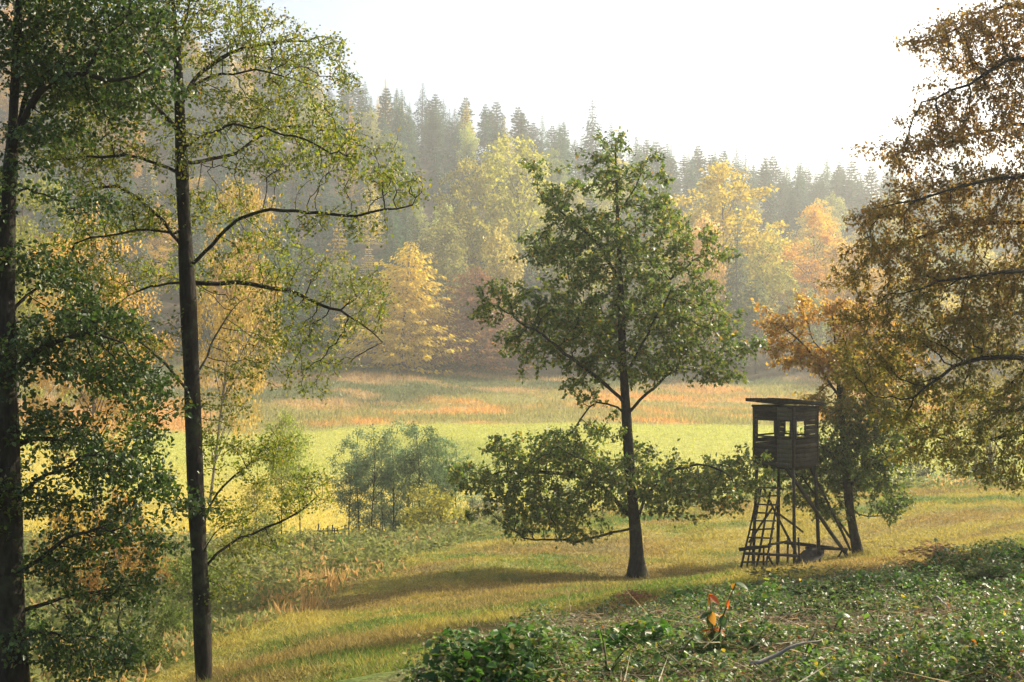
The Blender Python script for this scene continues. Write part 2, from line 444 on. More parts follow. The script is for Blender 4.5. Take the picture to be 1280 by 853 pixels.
def build_tree(name, label, cat, trunk, limbs, A, r0, D=.3, di=1.6, dk=.45, step=.3, tip=.006, grav=.05, jit=.28, up=0.0,
               bark=None, leaf=None, group=None, iters=90, root_flare=1.0, limb_r=.03, limb_scale=.8, base_drop=.3):
    used_keys.clear()
    trunk = np.array(trunk, float)
    base = trunk[0].copy()
    trunk0 = trunk.copy(); trunk0[0, 2] -= base_drop
    seeds, par, nt_ = skeleton(trunk0, limbs, step)
    pos, par = colonize(seeds, par, A, D, di, dk, iters, grav, jit, up)
    n = len(pos)
    kids = [[] for _ in range(n)]
    for i in range(1, n): kids[par[i]].append(i)
    tips = sum(1 for k in kids if not k)
    e = math.log(max(tips, 3)) / math.log(r0 / tip)
    e = min(max(e, 1.7), 3.2)
    acc = np.zeros(n)
    for i in range(n - 1, -1, -1):
        if not kids[i]: acc[i] = tip ** e
        if par[i] >= 0: acc[par[i]] += acc[i]
    rad = acc ** (1 / e) * 1.0
    rad *= np.where(rad > tip * 3, 1, 1)
    rad *= (r0 / rad[0]) ** np.clip(np.log(rad / tip) / math.log(max(rad[0] / tip, 1.01)), 0, 1)
    off = np.arange(n) >= nt_
    rad[off] = tip + (rad[off] - tip) * limb_scale
    loc = pos - base
    hz = loc[:, 2]
    flare = 1 + root_flare * .45 * np.exp(-np.maximum(hz, 0) / .28)
    root = thing(name, label, cat, base, group)
    # chains
    owner = np.zeros(n, int); limb_roots = []
    chains = []; stack = [(0, -1)]
    while stack:
        s0, pr = stack.pop()
        ch = [pr] if pr >= 0 else []
        i = s0
        while True:
            ch.append(i)
            if not kids[i]: break
            if i < nt_ - 1 and (i + 1) in kids[i]: nx = i + 1
            else: nx = max(kids[i], key=lambda k: rad[k])
            for k in kids[i]:
                if k != nx: stack.append((k, i))
            i = nx
        chains.append((s0, pr, ch))
    # a limb is a big side branch of the trunk, with everything that grows on it
    trunk_nodes = set(c for c in chains[0][2])
    lid = {}
    bend = {}
    for s0, pr, ch in chains:
        if s0 == 0:
            key = 0
        elif pr in trunk_nodes:
            key = s0 if rad[s0] > limb_r else 0
        else:
            key = lid.get(pr, 0)
        for q in ch:
            if q != pr: lid[q] = key
        bend.setdefault(key, []).append((s0, pr, ch))
    for key, cl in bend.items():
        T = Tubes()
        for s0, pr, ch in cl:
            if len(ch) < 2: continue
            pts = loc[ch].copy(); rr = rad[ch].copy()
            if s0 == 0:
                rr = rr * flare[ch] * (1 + .07 * rng.normal(size=len(ch)))
            elif pr >= 0:
                rr[0] = min(rr[1] * 1.25, rad[pr])
            if len(rr) > 2: rr[1:-1] = rr[1:-1] * .5 + .25 * (rr[:-2] + rr[2:])
            rr[-1] *= .5
            mx = rr.max()
            T.add(pts, rr, 12 if mx > .09 else (7 if mx > .035 else (5 if mx > .012 else 3)), cap=mx > .03)
        obj('trunk' if key == 0 else 'limb', T.mesh('trunk' if key == 0 else 'limb', bark or M_BARK), root)
    # leaves on the young wood
    if leaf:
        young = np.nonzero((rad < leaf['rmax']) & (np.arange(n) >= nt_))[0]
        if 'thin' in leaf:
            keep = leaf['thin'](pos[young]); young = young[rng.random(len(young)) < keep]
        k = leaf['per']; idx = np.repeat(young, k); m = len(idx)
        tt = rng.random((m, 1)) * 1.15; p = loc[idx] * (1 - tt) + loc[np.maximum(par[idx], 0)] * tt + rng.normal(size=(m, 3)) * leaf['spread'] * (.35 + .65 * rng.random((m, 1)) ** 2)
        dirp = norm(pos[idx] - pos[np.maximum(par[idx], 0)] + 1e-6)
        D_ = norm(dirp * .5 + rng.normal(size=(m, 3)) * .7 + np.array([0, 0, -leaf.get('droop', .3)]))
        N_ = norm(rng.normal(size=(m, 3)) * leaf.get('tumble', .7) + np.array([0, 0, 1.0]))
        Ls = leaf['size'] * (.65 + .7 * rng.random(m))
        colr = leaf['col'](p + base, m)
        me = leaves(p, D_, N_, Ls, Ls * leaf.get('ratio', .6), colr, leaf.get('mat', M_LEAF), 'crown', leaf.get('shape', 'kite'), leaf.get('fold', .3))
        obj('crown', me, root)
    print(name, 'nodes', n, 'leaves', len(young) * leaf['per'] if leaf else 0, 'limbs', len(bend) - 1)
    return root

def pal(cols, w, m, jit=.22):
    cols = np.array(cols); k = rng.choice(len(cols), m, p=np.array(w) / sum(w))
    return np.clip(cols[k] * (1 + (rng.random((m, 1)) - .5) * 2 * jit) * (1 + (rng.random((m, 3)) - .5) * .12), 0.004, .8)

def line(d, pts):
    """photo polyline at distance d (third item of a point: offset in depth)"""
    return [P(q[0], q[1], d + (q[2] if len(q) > 2 else 0)) for q in pts]

# ---- oak in the middle of the slope
d = 36.0
oak_trunk = line(d, [(797, 723), (795, 670), (788, 600), (783, 520), (778, 440), (775, 340), (771, 250), (769, 175)])
oak_limbs = [line(d, q) for q in (
    [(793, 665), (803, 630, -.3), (835, 593, -.8), (870, 580, -1.2), (910, 598, -1.5)],
    [(790, 650), (745, 602, .5), (690, 590, .9), (625, 590, 1.0)],
    [(792, 660), (760, 668, -.8), (700, 672, -1.4), (655, 672, -1.5)],
    [(787, 610), (765, 590, -.5), (735, 575, -1.4), (700, 560, -1.9)],
    [(789, 630), (810, 610, .9), (850, 615, 1.8), (900, 620, 2.2)],
    [(783, 520), (812, 493, .3), (848, 467, .9), (885, 440, 1.3)],
    [(784, 505), (752, 472, -.4), (705, 440, -1.0), (648, 400, -1.3)],
    [(780, 470), (800, 430, -.7), (820, 390, -1.3), (838, 350, -1.6)],
    [(781, 480), (765, 440, .8), (735, 400, 1.6), (705, 340, 1.9)],
    [(776, 400), (820, 365, .6), (865, 330, 1.0)],
    [(775, 350), (745, 300, -.5), (700, 265, -.8)],
    [(772, 270), (795, 235, .4), (812, 195, .6)],
    [(783, 515), (745, 500, .2), (730, 520, .2), (720, 535, .2)])]
oak_blobs = [(770, 180, 24, 28), (808, 200, 18, 20), (750, 222, 38, 30), (800, 248, 45, 28), (690, 255, 32, 26), (665, 215, 14, 12), (690, 315, 48, 36), (780, 315, 70, 45), (862, 330, 42, 34, 0, .9),
             (640, 372, 38, 22), (690, 398, 68, 34), (780, 395, 75, 45), (868, 398, 55, 38), (915, 425, 28, 22), (665, 448, 45, 20), (755, 455, 62, 28), (845, 455, 55, 26), (898, 468, 35, 18), (705, 485, 28, 12, 0, .6),
             (640, 560, 42, 24), (712, 556, 48, 22), (610, 600, 48, 24), (690, 605, 68, 32), (775, 600, 48, 30, 0, .6), (845, 598, 58, 26), (898, 590, 34, 28), (938, 578, 26, 20), (655, 650, 38, 20), (720, 648, 40, 18, -1, .7), (838, 628, 42, 18), (900, 636, 34, 16), (930, 610, 25, 20)]
oak_blobs = [(b[0], b[1], b[2] * 1.13, b[3] * 1.13, *b[4:]) for b in oak_blobs] + [(590, 585, 34, 20, 0, 1.3), (575, 605, 22, 16), (640, 625, 50, 24, -.6, 1.2), (700, 575, 70, 30, .8, 1.2), (760, 545, 40, 18, .5, .7), (690, 640, 60, 24, .5), (870, 610, 60, 26, -.8, 1.2), (800, 640, 34, 14, .6, .6), (945, 600, 22, 20), (610, 385, 20, 14), (940, 440, 16, 16), (840, 280, 30, 22), (870, 300, 26, 20), (730, 290, 50, 34), (770, 590, 46, 26, -1.0, .8), (800, 575, 40, 22, 1.0), (755, 620, 40, 18, 1.0), (740, 585, 40, 26, -.8), (810, 605, 34, 18, -1.2, .7)]
oakA = blob_points(oak_blobs, d, 120, 1.0, .40, .72, .6, 1.14)
def oak_col(p, m):
    g = pal([(.065, .105, .025), (.105, .15, .032), (.16, .185, .042), (.24, .22, .055), (.25, .16, .05)], [3.5, 4, 3, 1.2, .3], m)
    return g
build_tree('oak_tree', 'solitary green oak with spreading crown in the middle of the grassy slope', 'tree', oak_trunk, oak_limbs, oakA, .19, D=.2, di=1.3, dk=.22, step=.3, tip=.006,
           grav=.02, jit=.3, limb_r=.03, root_flare=2.0,
           leaf=dict(rmax=.014, per=9, spread=.11, size=.13, ratio=.62, droop=.25, tumble=.9, col=oak_col, shape='kite', fold=.35))

# ---- alder in the left foreground
d = 16.0
al_trunk = line(d, [(258, 872), (252, 755), (244, 600), (240, 480), (234, 350), (228, 230), (225, 150), (222, 60), (212, -40), (205, -120)])
al_limbs = [line(d, q) for q in (
    [(238, 335), (262, 308, -.2), (300, 272, -.4), (335, 256, -.6), (375, 262, -.8), (430, 268, -1.0), (480, 262, -1.2), (525, 255, -1.2)],
    [(238, 355), (300, 352, .3), (360, 364, .6), (400, 384, .8), (440, 402, .9), (475, 430, 1.0)],
    [(234, 315), (205, 285, .1), (190, 255, .3), (150, 235, .5), (105, 242, .7)],
    [(234, 293), (190, 286, -.3), (145, 284, -.5), (95, 304, -.7)],
    [(237, 352), (205, 356, .2), (180, 362, .4), (150, 385, .6), (120, 395, .7)],
    [(228, 215), (175, 195, -.4), (130, 193, -.7), (85, 200, -.8)],
    [(229, 205), (265, 208, .5), (305, 198, .8), (345, 168, 1.1), (390, 160, 1.3)],
    [(228, 185), (262, 165, -.6), (310, 160, -1.2), (365, 166, -1.6), (420, 190, -1.8)],
    [(226, 130), (250, 85, .3), (290, 62, .6), (350, 50, 1.0), (410, 45, 1.2)],
    [(225, 120), (265, 90, -.5), (330, 85, -1.0), (390, 110, -1.3)],
    [(222, 60), (234, 15, .2), (246, -40, .3), (250, -100, .3)],
    [(226, 165), (185, 120, .6), (130, 100, 1.0), (80, 95, 1.3)],
    [(223, 80), (190, 30, -.3), (160, 0, -.6), (130, -40, -.8)],
    [(251, 722), (268, 690, .1), (300, 672, .3), (350, 652, .6), (395, 622, .9)],
    [(247, 700), (275, 660, -.3), (315, 640, -.6), (360, 620, -1.0)],
    [(250, 690), (262, 640, .4), (300, 595, .8), (330, 560, 1.0)],
    [(240, 480), (262, 440, .5), (275, 400, .9), (300, 375, 1.2)],
    [(241, 500), (215, 455, -.5), (190, 430, -.9), (160, 420, -1.1)])]
al_blobs = [(440, 205, 55, 30, -1.0), (490, 240, 40, 28, -1.2), (525, 250, 20, 22, -1.2), (385, 150, 55, 32, .5), (330, 60, 80, 40, .6), (400, 40, 30, 28, 1), (295, 128, 55, 40), (340, 205, 55, 32), (420, 355, 45, 30, .8), (455, 385, 24, 34, .9),
            (365, 330, 55, 30, .4), (300, 330, 40, 26), (345, 392, 40, 28, .7), (380, 470, 26, 22, .8, .5), (300, 440, 40, 40, 1, .4), (150, 120, 70, 45), (100, 200, 60, 40), (165, 270, 60, 34), (120, 345, 60, 32), (180, 410, 50, 34, -.8), (200, 20, 80, 50), (120, 30, 70, 40), (280, 10, 70, 40),
            (310, 560, 44, 40, .8), (350, 625, 50, 30, .6), (290, 640, 36, 30), (375, 610, 25, 26, .8), (330, 680, 40, 18, .3, .6), (280, 500, 34, 40, .6, .6), (200, -60, 120, 50, 0, .5), (200, 520, 36, 30, -1, .5), (285, 740, 22, 30, 0, .4), (195, 470, 40, 24, -.9, .6), (440, 290, 60, 22, -.9, .6), (60, 130, 60, 40, .6), (250, 250, 50, 30, .8), (270, 200, 40, 26, -1), (180, 330, 50, 24, 1), (400, 90, 50, 26, 0, .7), (350, 110, 50, 26, 1), (240, 30, 60, 40), (60, 270, 50, 34, .8), (160, 200, 50, 28, -1), (480, 210, 36, 24, -1), (260, 560, 30, 30, .6), (400, 420, 36, 24, .8), (320, 300, 50, 20, .4, .6), (330, 440, 40, 26, 1, .6), (100, 60, 60, 40, .8)]
alA = blob_points(al_blobs, d, 520, 1.35, .34, 1.35, .5)
def al_col(p, m):
    c = pal([(.13, .165, .025), (.19, .205, .032), (.25, .24, .045), (.08, .12, .024), (.28, .20, .05)], [4, 4, 2, 2, .5], m)
    return c
build_tree('alder_tree', 'tall dark trunked tree with thin yellow green leaves and long drooping branches, front left', 'tree', al_trunk, al_limbs, alA, .115, D=.11, di=.8, dk=.115, step=.18, tip=.0028, limb_scale=.8,
           grav=.03, jit=.34, limb_r=.016, base_drop=.8, root_flare=.4,
           leaf=dict(rmax=.0060, per=7, spread=.085, size=.038, ratio=.74, droop=.35, tumble=.9, col=al_col, shape='hex', fold=.3))

# ---- dense dark tree at the left edge
d = 13.0
dk_trunk = line(d, [(22, 908), (12, 700), (8, 500), (7, 330), (14, 190), (20, 80), (26, -40), (30, -140)])
dk_limbs = [line(d, q) for q in (
    [(8, 300), (6, 235, .2), (35, 130, .5), (40, 60, .6), (45, -30, .7)],
    [(14, 190), (50, 110, -.2), (95, 88, -.4), (150, 95, -.6), (205, 80, -.8)],
    [(8, 470), (50, 430, -.3), (100, 415, -.6), (160, 430, -.8)],
    [(8, 560), (40, 545, .3), (90, 552, .6), (150, 570, .8), (200, 600, .9)],
    [(10, 640), (50, 590, -.4), (110, 560, -.9), (170, 560, -1.1)],
    [(14, 770), (50, 750, .2), (110, 745, .5), (170, 735, .8)],
    [(15, 790), (60, 790, -.3), (120, 800, -.7), (160, 815, -1.0)],
    [(8, 400), (45, 350, .4), (100, 320, .9), (150, 330, 1.2)],
    [(13, 730), (50, 690, -.2), (100, 660, -.6), (160, 660, -.9)],
    [(8, 520), (-50, 480, 0), (-120, 470, 0)], [(10, 300), (-60, 250, .3), (-120, 240, .5)], [(12, 700), (-50, 660, 0), (-100, 650, 0)])]
dk_blobs = [(50, 340, 55, 32), (105, 395, 65, 36), (60, 450, 60, 30), (140, 470, 55, 34), (195, 500, 30, 26), (80, 540, 65, 32), (150, 575, 50, 30), (195, 610, 35, 26), (60, 620, 55, 28), (140, 660, 55, 32), (80, 705, 60, 28), (155, 740, 45, 24), (60, 790, 55, 28), (130, 820, 65, 26), (190, 560, 30, 24),
            (80, 90, 100, 40), (40, 35, 70, 40), (150, 60, 50, 34), (60, 170, 60, 22), (200, 95, 40, 24), (150, 130, 50, 24), (60, -40, 110, 40), (-60, 300, 60, 120, 0, .35), (-60, 600, 60, 120, 0, .35), (150, 10, 70, 36), (110, 255, 45, 24, 0, .6), (180, 690, 36, 24), (215, 650, 30, 22, .9, .7), (30, 230, 40, 30, 0, .5)]
dkA = blob_points(dk_blobs, d, 950, 1.25, .28, 1.5, .4)
def dk_col(p, m):
    return pal([(.035, .065, .016), (.055, .095, .022), (.09, .13, .03), (.17, .15, .03)], [4, 4, 1.6, .3], m)
build_tree('hornbeam_tree', 'dense dark green leafy tree with two black stems cut by the left edge', 'tree', dk_trunk, dk_limbs, dkA, .155, D=.11, di=.75, dk=.13, step=.18, tip=.003,
           grav=.0, jit=.3, limb_r=.016, base_drop=.8, root_flare=.4,
           leaf=dict(rmax=.0080, per=12, spread=.10, size=.05, ratio=.68, droop=.3, tumble=.75, col=dk_col, mat=M_LEAF_DARK, shape='hex', fold=.28))

# ---- brown beech leaning in from the right
d = 21.0
be_base = np.array([(1425 - CU) / F * d, d, 0.0]); be_base[2] = float(H(be_base[0], be_base[1]))
be_v = CV - be_base[2] / d * F
be_trunk = line(d, [(1425, be_v), (1420, 560), (1412, 400), (1405, 250), (1400, 100), (1395, -60), (1390, -180)])
be_limbs = [line(d, q) for q in (
    [(1415, 470), (1340, 450, -.4), (1280, 447, -.7), (1220, 455, -.9), (1165, 480, -1.0), (1125, 505, -1.1)],
    [(1412, 400), (1330, 395, .5), (1270, 390, 1.0), (1200, 400, 1.4), (1120, 430, 1.6), (1080, 460, 1.6)],
    [(1410, 360), (1330, 345, -.5), (1260, 345, -1.2), (1180, 355, -1.5), (1110, 375, -1.7)],
    [(1408, 300), (1320, 280, .3), (1240, 280, .6), (1160, 300, 1.0), (1085, 325, 1.2)],
    [(1405, 260), (1330, 225, -.7), (1250, 225, -1.2), (1170, 250, -1.5), (1090, 262, -1.6)],
    [(1404, 200), (1330, 155, .4), (1260, 150, .9), (1190, 170, 1.1), (1120, 185, 1.2)],
    [(1402, 140), (1330, 80, -.4), (1270, 75, -.9), (1200, 110, -1.0), (1150, 130, -1.1)],
    [(1400, 90), (1330, 20, .3), (1250, 15, .7), (1180, 40, .9), (1120, 50, 1.0)],
    [(1418, 520), (1340, 530, .6), (1270, 545, 1.0), (1210, 560, 1.3), (1165, 545, 1.3)],
    [(1418, 500), (1340, 500, -.9), (1270, 510, -1.6), (1190, 530, -1.9)],
    [(1400, 60), (1460, -20, 0), (1520, -40, 0)], [(1410, 340), (1500, 290, 0), (1580, 300, 0)], [(1415, 460), (1500, 420, 0), (1580, 440, 0)], [(1396, -40), (1340, -100, 0), (1260, -110, 0)])]
be_blobs = []
for (u, v, ru, rv, *r) in [(1235, 30, 60, 26), (1160, 40, 42, 15, 0, .6), (1250, 85, 48, 22), (1195, 125, 50, 24), (1150, 185, 44, 20), (1240, 165, 50, 26), (1110, 190, 22, 12, 0, .5), (1235, 225, 56, 24), (1150, 250, 56, 24), (1095, 268, 26, 18), (1215, 290, 66, 26), (1120, 310, 48, 22), (1080, 330, 24, 18),
                           (1180, 345, 75, 26), (1255, 350, 50, 30), (1105, 380, 40, 20), (1195, 400, 75, 24), (1120, 430, 50, 22), (1090, 460, 30, 26), (1240, 440, 56, 26), (1160, 475, 50, 20, 0, .7), (1115, 510, 26, 24, 0, .7), (1240, 500, 50, 22), (1195, 535, 50, 22), (1255, 555, 45, 26), (1180, 560, 32, 20, 0, .7), (1235, 592, 36, 18), (1200, 575, 40, 18, .8), (1265, 600, 30, 18), (1150, 570, 30, 16, .8), (1165, 520, 40, 18, 1.0),
                           (1310, 560, 40, 30), (1330, 60, 70, 60, 0, .5), (1340, 180, 70, 60, 0, .5), (1340, 320, 70, 60, 0, .5), (1340, 450, 60, 60, 0, .5), (1500, 100, 110, 90, 0, .15), (1500, 300, 110, 90, 0, .15), (1500, 460, 110, 80, 0, .15), (1380, -120, 140, 70, 0, .2), (1078, 352, 32, 18, 1), (1092, 402, 34, 20), (1078, 440, 28, 20, .5), (1112, 468, 38, 20, 1), (1215, 58, 56, 20), (1270, 120, 46, 22), (1195, 165, 46, 18), (1185, 222, 50, 20), (1260, 260, 40, 24)]:
    be_blobs.append((u, v, ru, rv, *(r or ())))
beA = blob_points(be_blobs, d, 260, 1.6, .5, 1.7, .2)
def be_col(p, m):
    v = CV - p[:, 2] / p[:, 1] * F
    t = np.clip((v - 240) / 300 + rng.normal(size=m) * .3, 0, 1)
    br = pal([(.215, .14, .05), (.26, .185, .065), (.15, .11, .04), (.30, .16, .055)], [3, 3, 2, 1.2], m)
    gr = pal([(.14, .155, .035), (.20, .19, .045), (.09, .11, .028), (.26, .18, .045)], [3, 3, 2, 1], m)
    return br * (1 - t[:, None]) + gr * t[:, None]
build_tree('beech_tree', 'large brown leaved beech reaching in from the right edge with layered drooping sprays', 'tree', be_trunk, be_limbs, beA, .22, D=.16, di=1.1, dk=.19, step=.28, tip=.004,
           grav=.10, jit=.26, limb_r=.02, base_drop=.3,
           leaf=dict(rmax=.011, per=16, spread=.11, size=.074, ratio=.56, droop=.4, tumble=.45, col=be_col, mat=M_LEAF_THIN, shape='kite', fold=.3))

# ---- small tree behind the hunting stand
d = 39.0
st_trunk = line(d, [(1075, 693), (1062, 640), (1058, 590), (1051, 520), (1046, 450), (1040, 390)])
st_limbs = [line(d, q) for q in (
    [(1068, 680), (1045, 650, .1), (1025, 625, .1), (1003, 598, .2)],
    [(1060, 610), (1085, 585, -.3), (1110, 575, -.5)], [(1058, 590), (1035, 560, -.4), (1005, 545, .4)],
    [(1055, 560), (1085, 510, .5), (1110, 465, .9)], [(1050, 500), (1020, 450, -.3), (985, 415, -.5)], [(1050, 490), (1075, 440, -.6), (1090, 400, -.9)], [(1048, 460), (1015, 420, .7), (1000, 385, .9)],
    [(1062, 640), (1085, 640, .4), (1105, 645, .6)], [(1060, 620), (1035, 640, -.5), (1015, 650, -.7)])]
st_blobs = [(985, 400, 30, 18), (1035, 385, 38, 20), (1090, 400, 34, 28), (975, 432, 24, 22), (1005, 448, 36, 22), (1050, 445, 48, 28), (1100, 465, 38, 30), (1080, 520, 42, 32), (1040, 500, 34, 24, 0, .7), (1062, 575, 48, 30), (1105, 590, 30, 30), (1020, 585, 34, 28, .6), (1118, 545, 24, 28), (1035, 635, 36, 16), (1105, 640, 22, 14, 0, .6), (1000, 560, 22, 20, .8), (955, 395, 16, 18, 0, .5), (1040, 600, 40, 30, .9, .6), (1060, 540, 44, 24, 0, .6), (1090, 560, 34, 30, .6, .6), (1020, 620, 34, 18, .9, .6), (1110, 620, 26, 20), (1110, 500, 36, 30), (1130, 440, 26, 24), (985, 600, 26, 20, 1.0)]
stA = blob_points(st_blobs, d, 130, 1.1, .40, 1.15, .5, 1.1)
def st_col(p, m):
    v = CV - p[:, 2] / p[:, 1] * F; u = CU + F * p[:, 0] / p[:, 1]
    t = np.clip((v - 455 - (u - 1040) * -.25) / 90 + rng.normal(size=m) * .25, 0, 1)
    br = pal([(.42, .25, .08), (.42, .30, .08), (.34, .17, .06), (.22, .20, .05)], [3, 3, 1.6, 1], m)
    gr = pal([(.07, .115, .026), (.11, .155, .032), (.19, .20, .045), (.05, .08, .02)], [3, 3, 1.3, 2], m)
    return br * (1 - t[:, None]) + gr * t[:, None]
build_tree('hornbeam_tree', 'small leaning tree behind the hunting stand, orange on top and green below', 'tree', st_trunk, st_limbs, stA, .15, D=.2, di=1.3, dk=.22, step=.3, tip=.006,
           grav=.0, jit=.3, limb_r=.03,
           leaf=dict(rmax=.014, per=17, spread=.14, size=.12, ratio=.6, droop=.3, tumble=.8, col=st_col, shape='kite', fold=.3))

# ------------------------------------------------------------------ hunting stand
def build_stand():
    d = 37.5; k = d / F
    c0 = P(985, 712, d); base = np.array([c0[0], c0[1], float(H(c0[0], c0[1]))])
    root = thing('hunting_stand', 'dark wooden hunting stand with roofed cabin on poles and a ladder', 'hunting stand', base)
    # local frame: front-left face normal and front-right face normal, corner towards the camera
    zc = lambda v: (CV - v) * k - base[2]
    a = math.radians(43)
    ex = np.array([math.cos(a), math.sin(a), 0.0])     # along the right-hand face, away from the corner
    ey = np.array([-math.cos(a - .08), math.sin(a + .08), 0.0]); ey = norm(ey)    # along the left-hand face
    ez = np.array([0, 0, 1.0])
    corner = P(992.5, 560, d - .9) - base; corner[2] = 0
    Wx, Wy = 1.36, 1.46
    zb, zt = zc(582), zc(508)
    def pt(x, y, z): return corner + ex * x + ey * y + ez * z
    def bar(name, p, q, r=.045, parent=root, mat=M_WOOD, sides=8):
        p = np.asarray(p, float); q = np.asarray(q, float); n = 5; t = np.linspace(0, 1, n)[:, None]
        pts = p * (1 - t) + q * t + rng.normal(size=(n, 3)) * r * .14
        T = Tubes(); T.add(pts, r * (1 + .08 * rng.normal(size=n)) * np.linspace(1.06, .92, n), sides)
        return obj(name, T.mesh(name, mat), parent)
    def plank(name, p, q, w, th, nrm, parent, mat=M_WOOD):
        """board from p to q, width w along the third axis, thickness th along nrm"""
        p = np.asarray(p); q = np.asarray(q); ax = norm(q - p); nz = norm(np.asarray(nrm, float)); wz = np.cross(ax, nz)
        T = Tubes(); T.box((p + q) / 2, [ax, wz, nz], [np.linalg.norm(q - p) / 2, w / 2, th / 2])
        me = T.mesh(name, mat, False)
        return obj(name, me, parent)
    cab = obj('cabin', Tubes().box(pt(Wx / 2, Wy / 2, zb - .03), [ex, ey, ez], [Wx / 2 - .05, Wy / 2 - .05, .03]).mesh('cabin_floor', M_WOOD, False), root)
    # corner and window posts
    for (x, y) in ((.035, .035), (Wx - .035, .035), (.035, Wy - .035), (Wx - .035, Wy - .035)):
        T = Tubes().box(pt(x, y, (zb + zt) / 2), [ex, ey, ez], [.035, .035, (zt - zb) / 2]); obj('post', T.mesh('post', M_WOOD, False), cab)
    z1, z2 = zc(544), zc(525)          # window sill and head
    def wall(o, ax, nrm, length, wins, skip=(), pale=(), gap=None):
        """Boards laid one above another, cut round the window openings."""
        nb = 13; hb = (zt - zb) / nb
        for i in range(nb):
            zmid = zb + hb * (i + .5); inw = z1 - hb * .3 < zmid < z2 + hb * .3
            segs = []
            if inw:
                x = .07
                for (w0, w1) in wins:
                    if w0 - x > .03: segs.append((x, w0))
                    x = w1
                if length - .07 - x > .03: segs.append((x, length - .07))
            else:
                segs = [(.07, length - .07)]
                for (s0, s1) in pale:
                    segs = [(.07, s0), (s0, s1)] + ([(s1, length - .07)] if s1 < length - .1 else [])
            for (s0, s1) in segs:
                if any(abs(s0 - p0) < .02 and zmid < zlim for p0, zlim in skip) and gap and (i in gap): continue
                mat = M_WOOD_GREY if any(abs(s0 - p0) < .03 for p0, _ in pale) else M_WOOD
                off = nrm * (-.018 + rng.normal() * .003)
                plank('board', o + ax * s0 + off + ez * (zmid + rng.normal() * .004), o + ax * s1 + off + ez * (zmid + rng.normal() * .006), hb * (.93 + rng.random() * .05), .02, nrm, cab, mat)
        for (w0, w1) in wins:
            for zz in (z1 - .02, z2 + .02):
                plank('window_rail', o + ax * (w0 - .02) + nrm * .012 + ez * zz, o + ax * (w1 + .02) + nrm * .012 + ez * zz, .05, .024, nrm, cab)
            for ww in (w0 - .015, w1 + .015):
                plank('window_post', o + ax * ww + nrm * .014 + ez * (z1 - .05), o + ax * ww + nrm * .014 + ez * (z2 + .05), .055, .028, nrm, cab)
    nl = -ex; nr = -ey
    # left face as seen: corner at y=0; pale panel next to the corner, open rails further along
    wall(pt(0, 0, 0), ey, nl, Wy, [(.12, .50), (.66, 1.28)], skip=((.60, 99),), pale=((.07, .60),), gap=(5, 7))
    wall(pt(0, 0, 0), ex, nr, Wx, [(.10, .58)])
    wall(pt(Wx, 0, 0), ey, ex, Wy, [(.12, 1.2)])
    wall(pt(0, Wy, 0), ex, ey, Wx, [(.12, 1.18)])
    # mono-pitch roof of felted boards with its own overhang
    ov = .15
    rz = zc(507) + .03
    def rp(x, y):
        return pt(x, y, rz + .17 - (x + 0.0) * .10 - abs(y - .35) * .035)
    n = 9
    roof = None
    for i in range(n):
        y0 = -ov + (Wy + 2 * ov) * i / n; y1 = -ov + (Wy + 2 * ov) * (i + 1) / n - .012
        p = (rp(-ov, y0) + rp(-ov, y1)) / 2; q = (rp(Wx + ov, y0) + rp(Wx + ov, y1)) / 2
        T = Tubes(); axx = norm(q - p); w = norm(rp(-ov, y1) - rp(-ov, y0)); nz = norm(np.cross(axx, w))
        T.box((p + q) / 2 + nz * rng.normal() * .006, [axx, w, nz], [np.linalg.norm(q - p) / 2 + rng.random() * .03, (y1 - y0) / 2, .05])
        me = T.mesh('roof_board', M_FELT, False)
        if roof is None: roof = obj('roof', me, root)
        else: obj('roof_board', me, roof)
    for y in (.1, Wy - .1):
        bar('roof_beam', pt(-.15, y, zt + .02), pt(Wx + .15, y, zt - .04), .04)
    # legs
    gz = lambda p: float(H(p[0] + base[0], p[1] + base[1])) - base[2] - .12
    for (x, y, sx, sy) in ((.08, .08, -.05, -.1), (Wx - .1, .08, .1, -.1), (.08, Wy - .1, -.05, .1), (Wx - .1, Wy - .1, .1, .1)):
        top = pt(x, y, zb); bot = pt(x + sx, y + sy, 0); bot[2] = gz(bot)
        bar('leg', bot, top, .055)
    def ph(u, v, dd=0.0): return P(u, v, d + dd) - base
    z6 = lambda x, y, dd=0: ph(915 + x / 6.094, 580 + y / 6.094, dd)
    # ladder in front of the left face
    lad = None
    for (b, t) in (((100, 812), (222, 175)), ((176, 815), (290, 215)), ((245, 812), (362, 180))):
        p = z6(*b, -1.6); p[2] = gz(p); q = z6(*t, -.3)
        me_o = bar('rail', p, q, .036, root if lad is None else lad)
        if lad is None: lad = me_o; lad.name = 'ladder'
    ys = [745, 685, 632, 565, 500, 436, 373, 312, 243, 185]
    for y in ys:
        f = (800 - y) / 610
        dd = -1.68 + 1.3 * f
        bar('rung', z6(75 + 125 * f, y + rng.normal() * 3, dd), z6(272 + 108 * f, y + rng.normal() * 3, dd), .026, lad)
    # braces, props and base frame
    bar('brace', np.append(z6(55, 762, -.9)[:2], gz(z6(55, 762, -.9))), z6(205, 190, .2), .036)
    bar('brace', z6(412, 35, -.9), z6(872, 692, .6), .06)
    bar('brace', z6(600, 30, .5), z6(905, 660, 1.0), .045)
    bar('brace', z6(240, 190, .1), z6(490, 688, .9), .04)
    bar('brace', z6(310, 330, -.2), z6(130, 600, .2), .035)
    bar('brace', z6(345, 370, -.2), z6(540, 520, .4), .035)
    bar('base_beam', z6(58, 652, -1.35), z6(292, 626, -1.2), .05)
    bar('base_beam', z6(280, 615, -1.1), z6(432, 590, .6), .042)
    bar('base_beam', z6(400, 598, .7), z6(780, 640, .9), .05)
    bar('base_beam', z6(560, 640, .2), z6(880, 650, .5), .045)
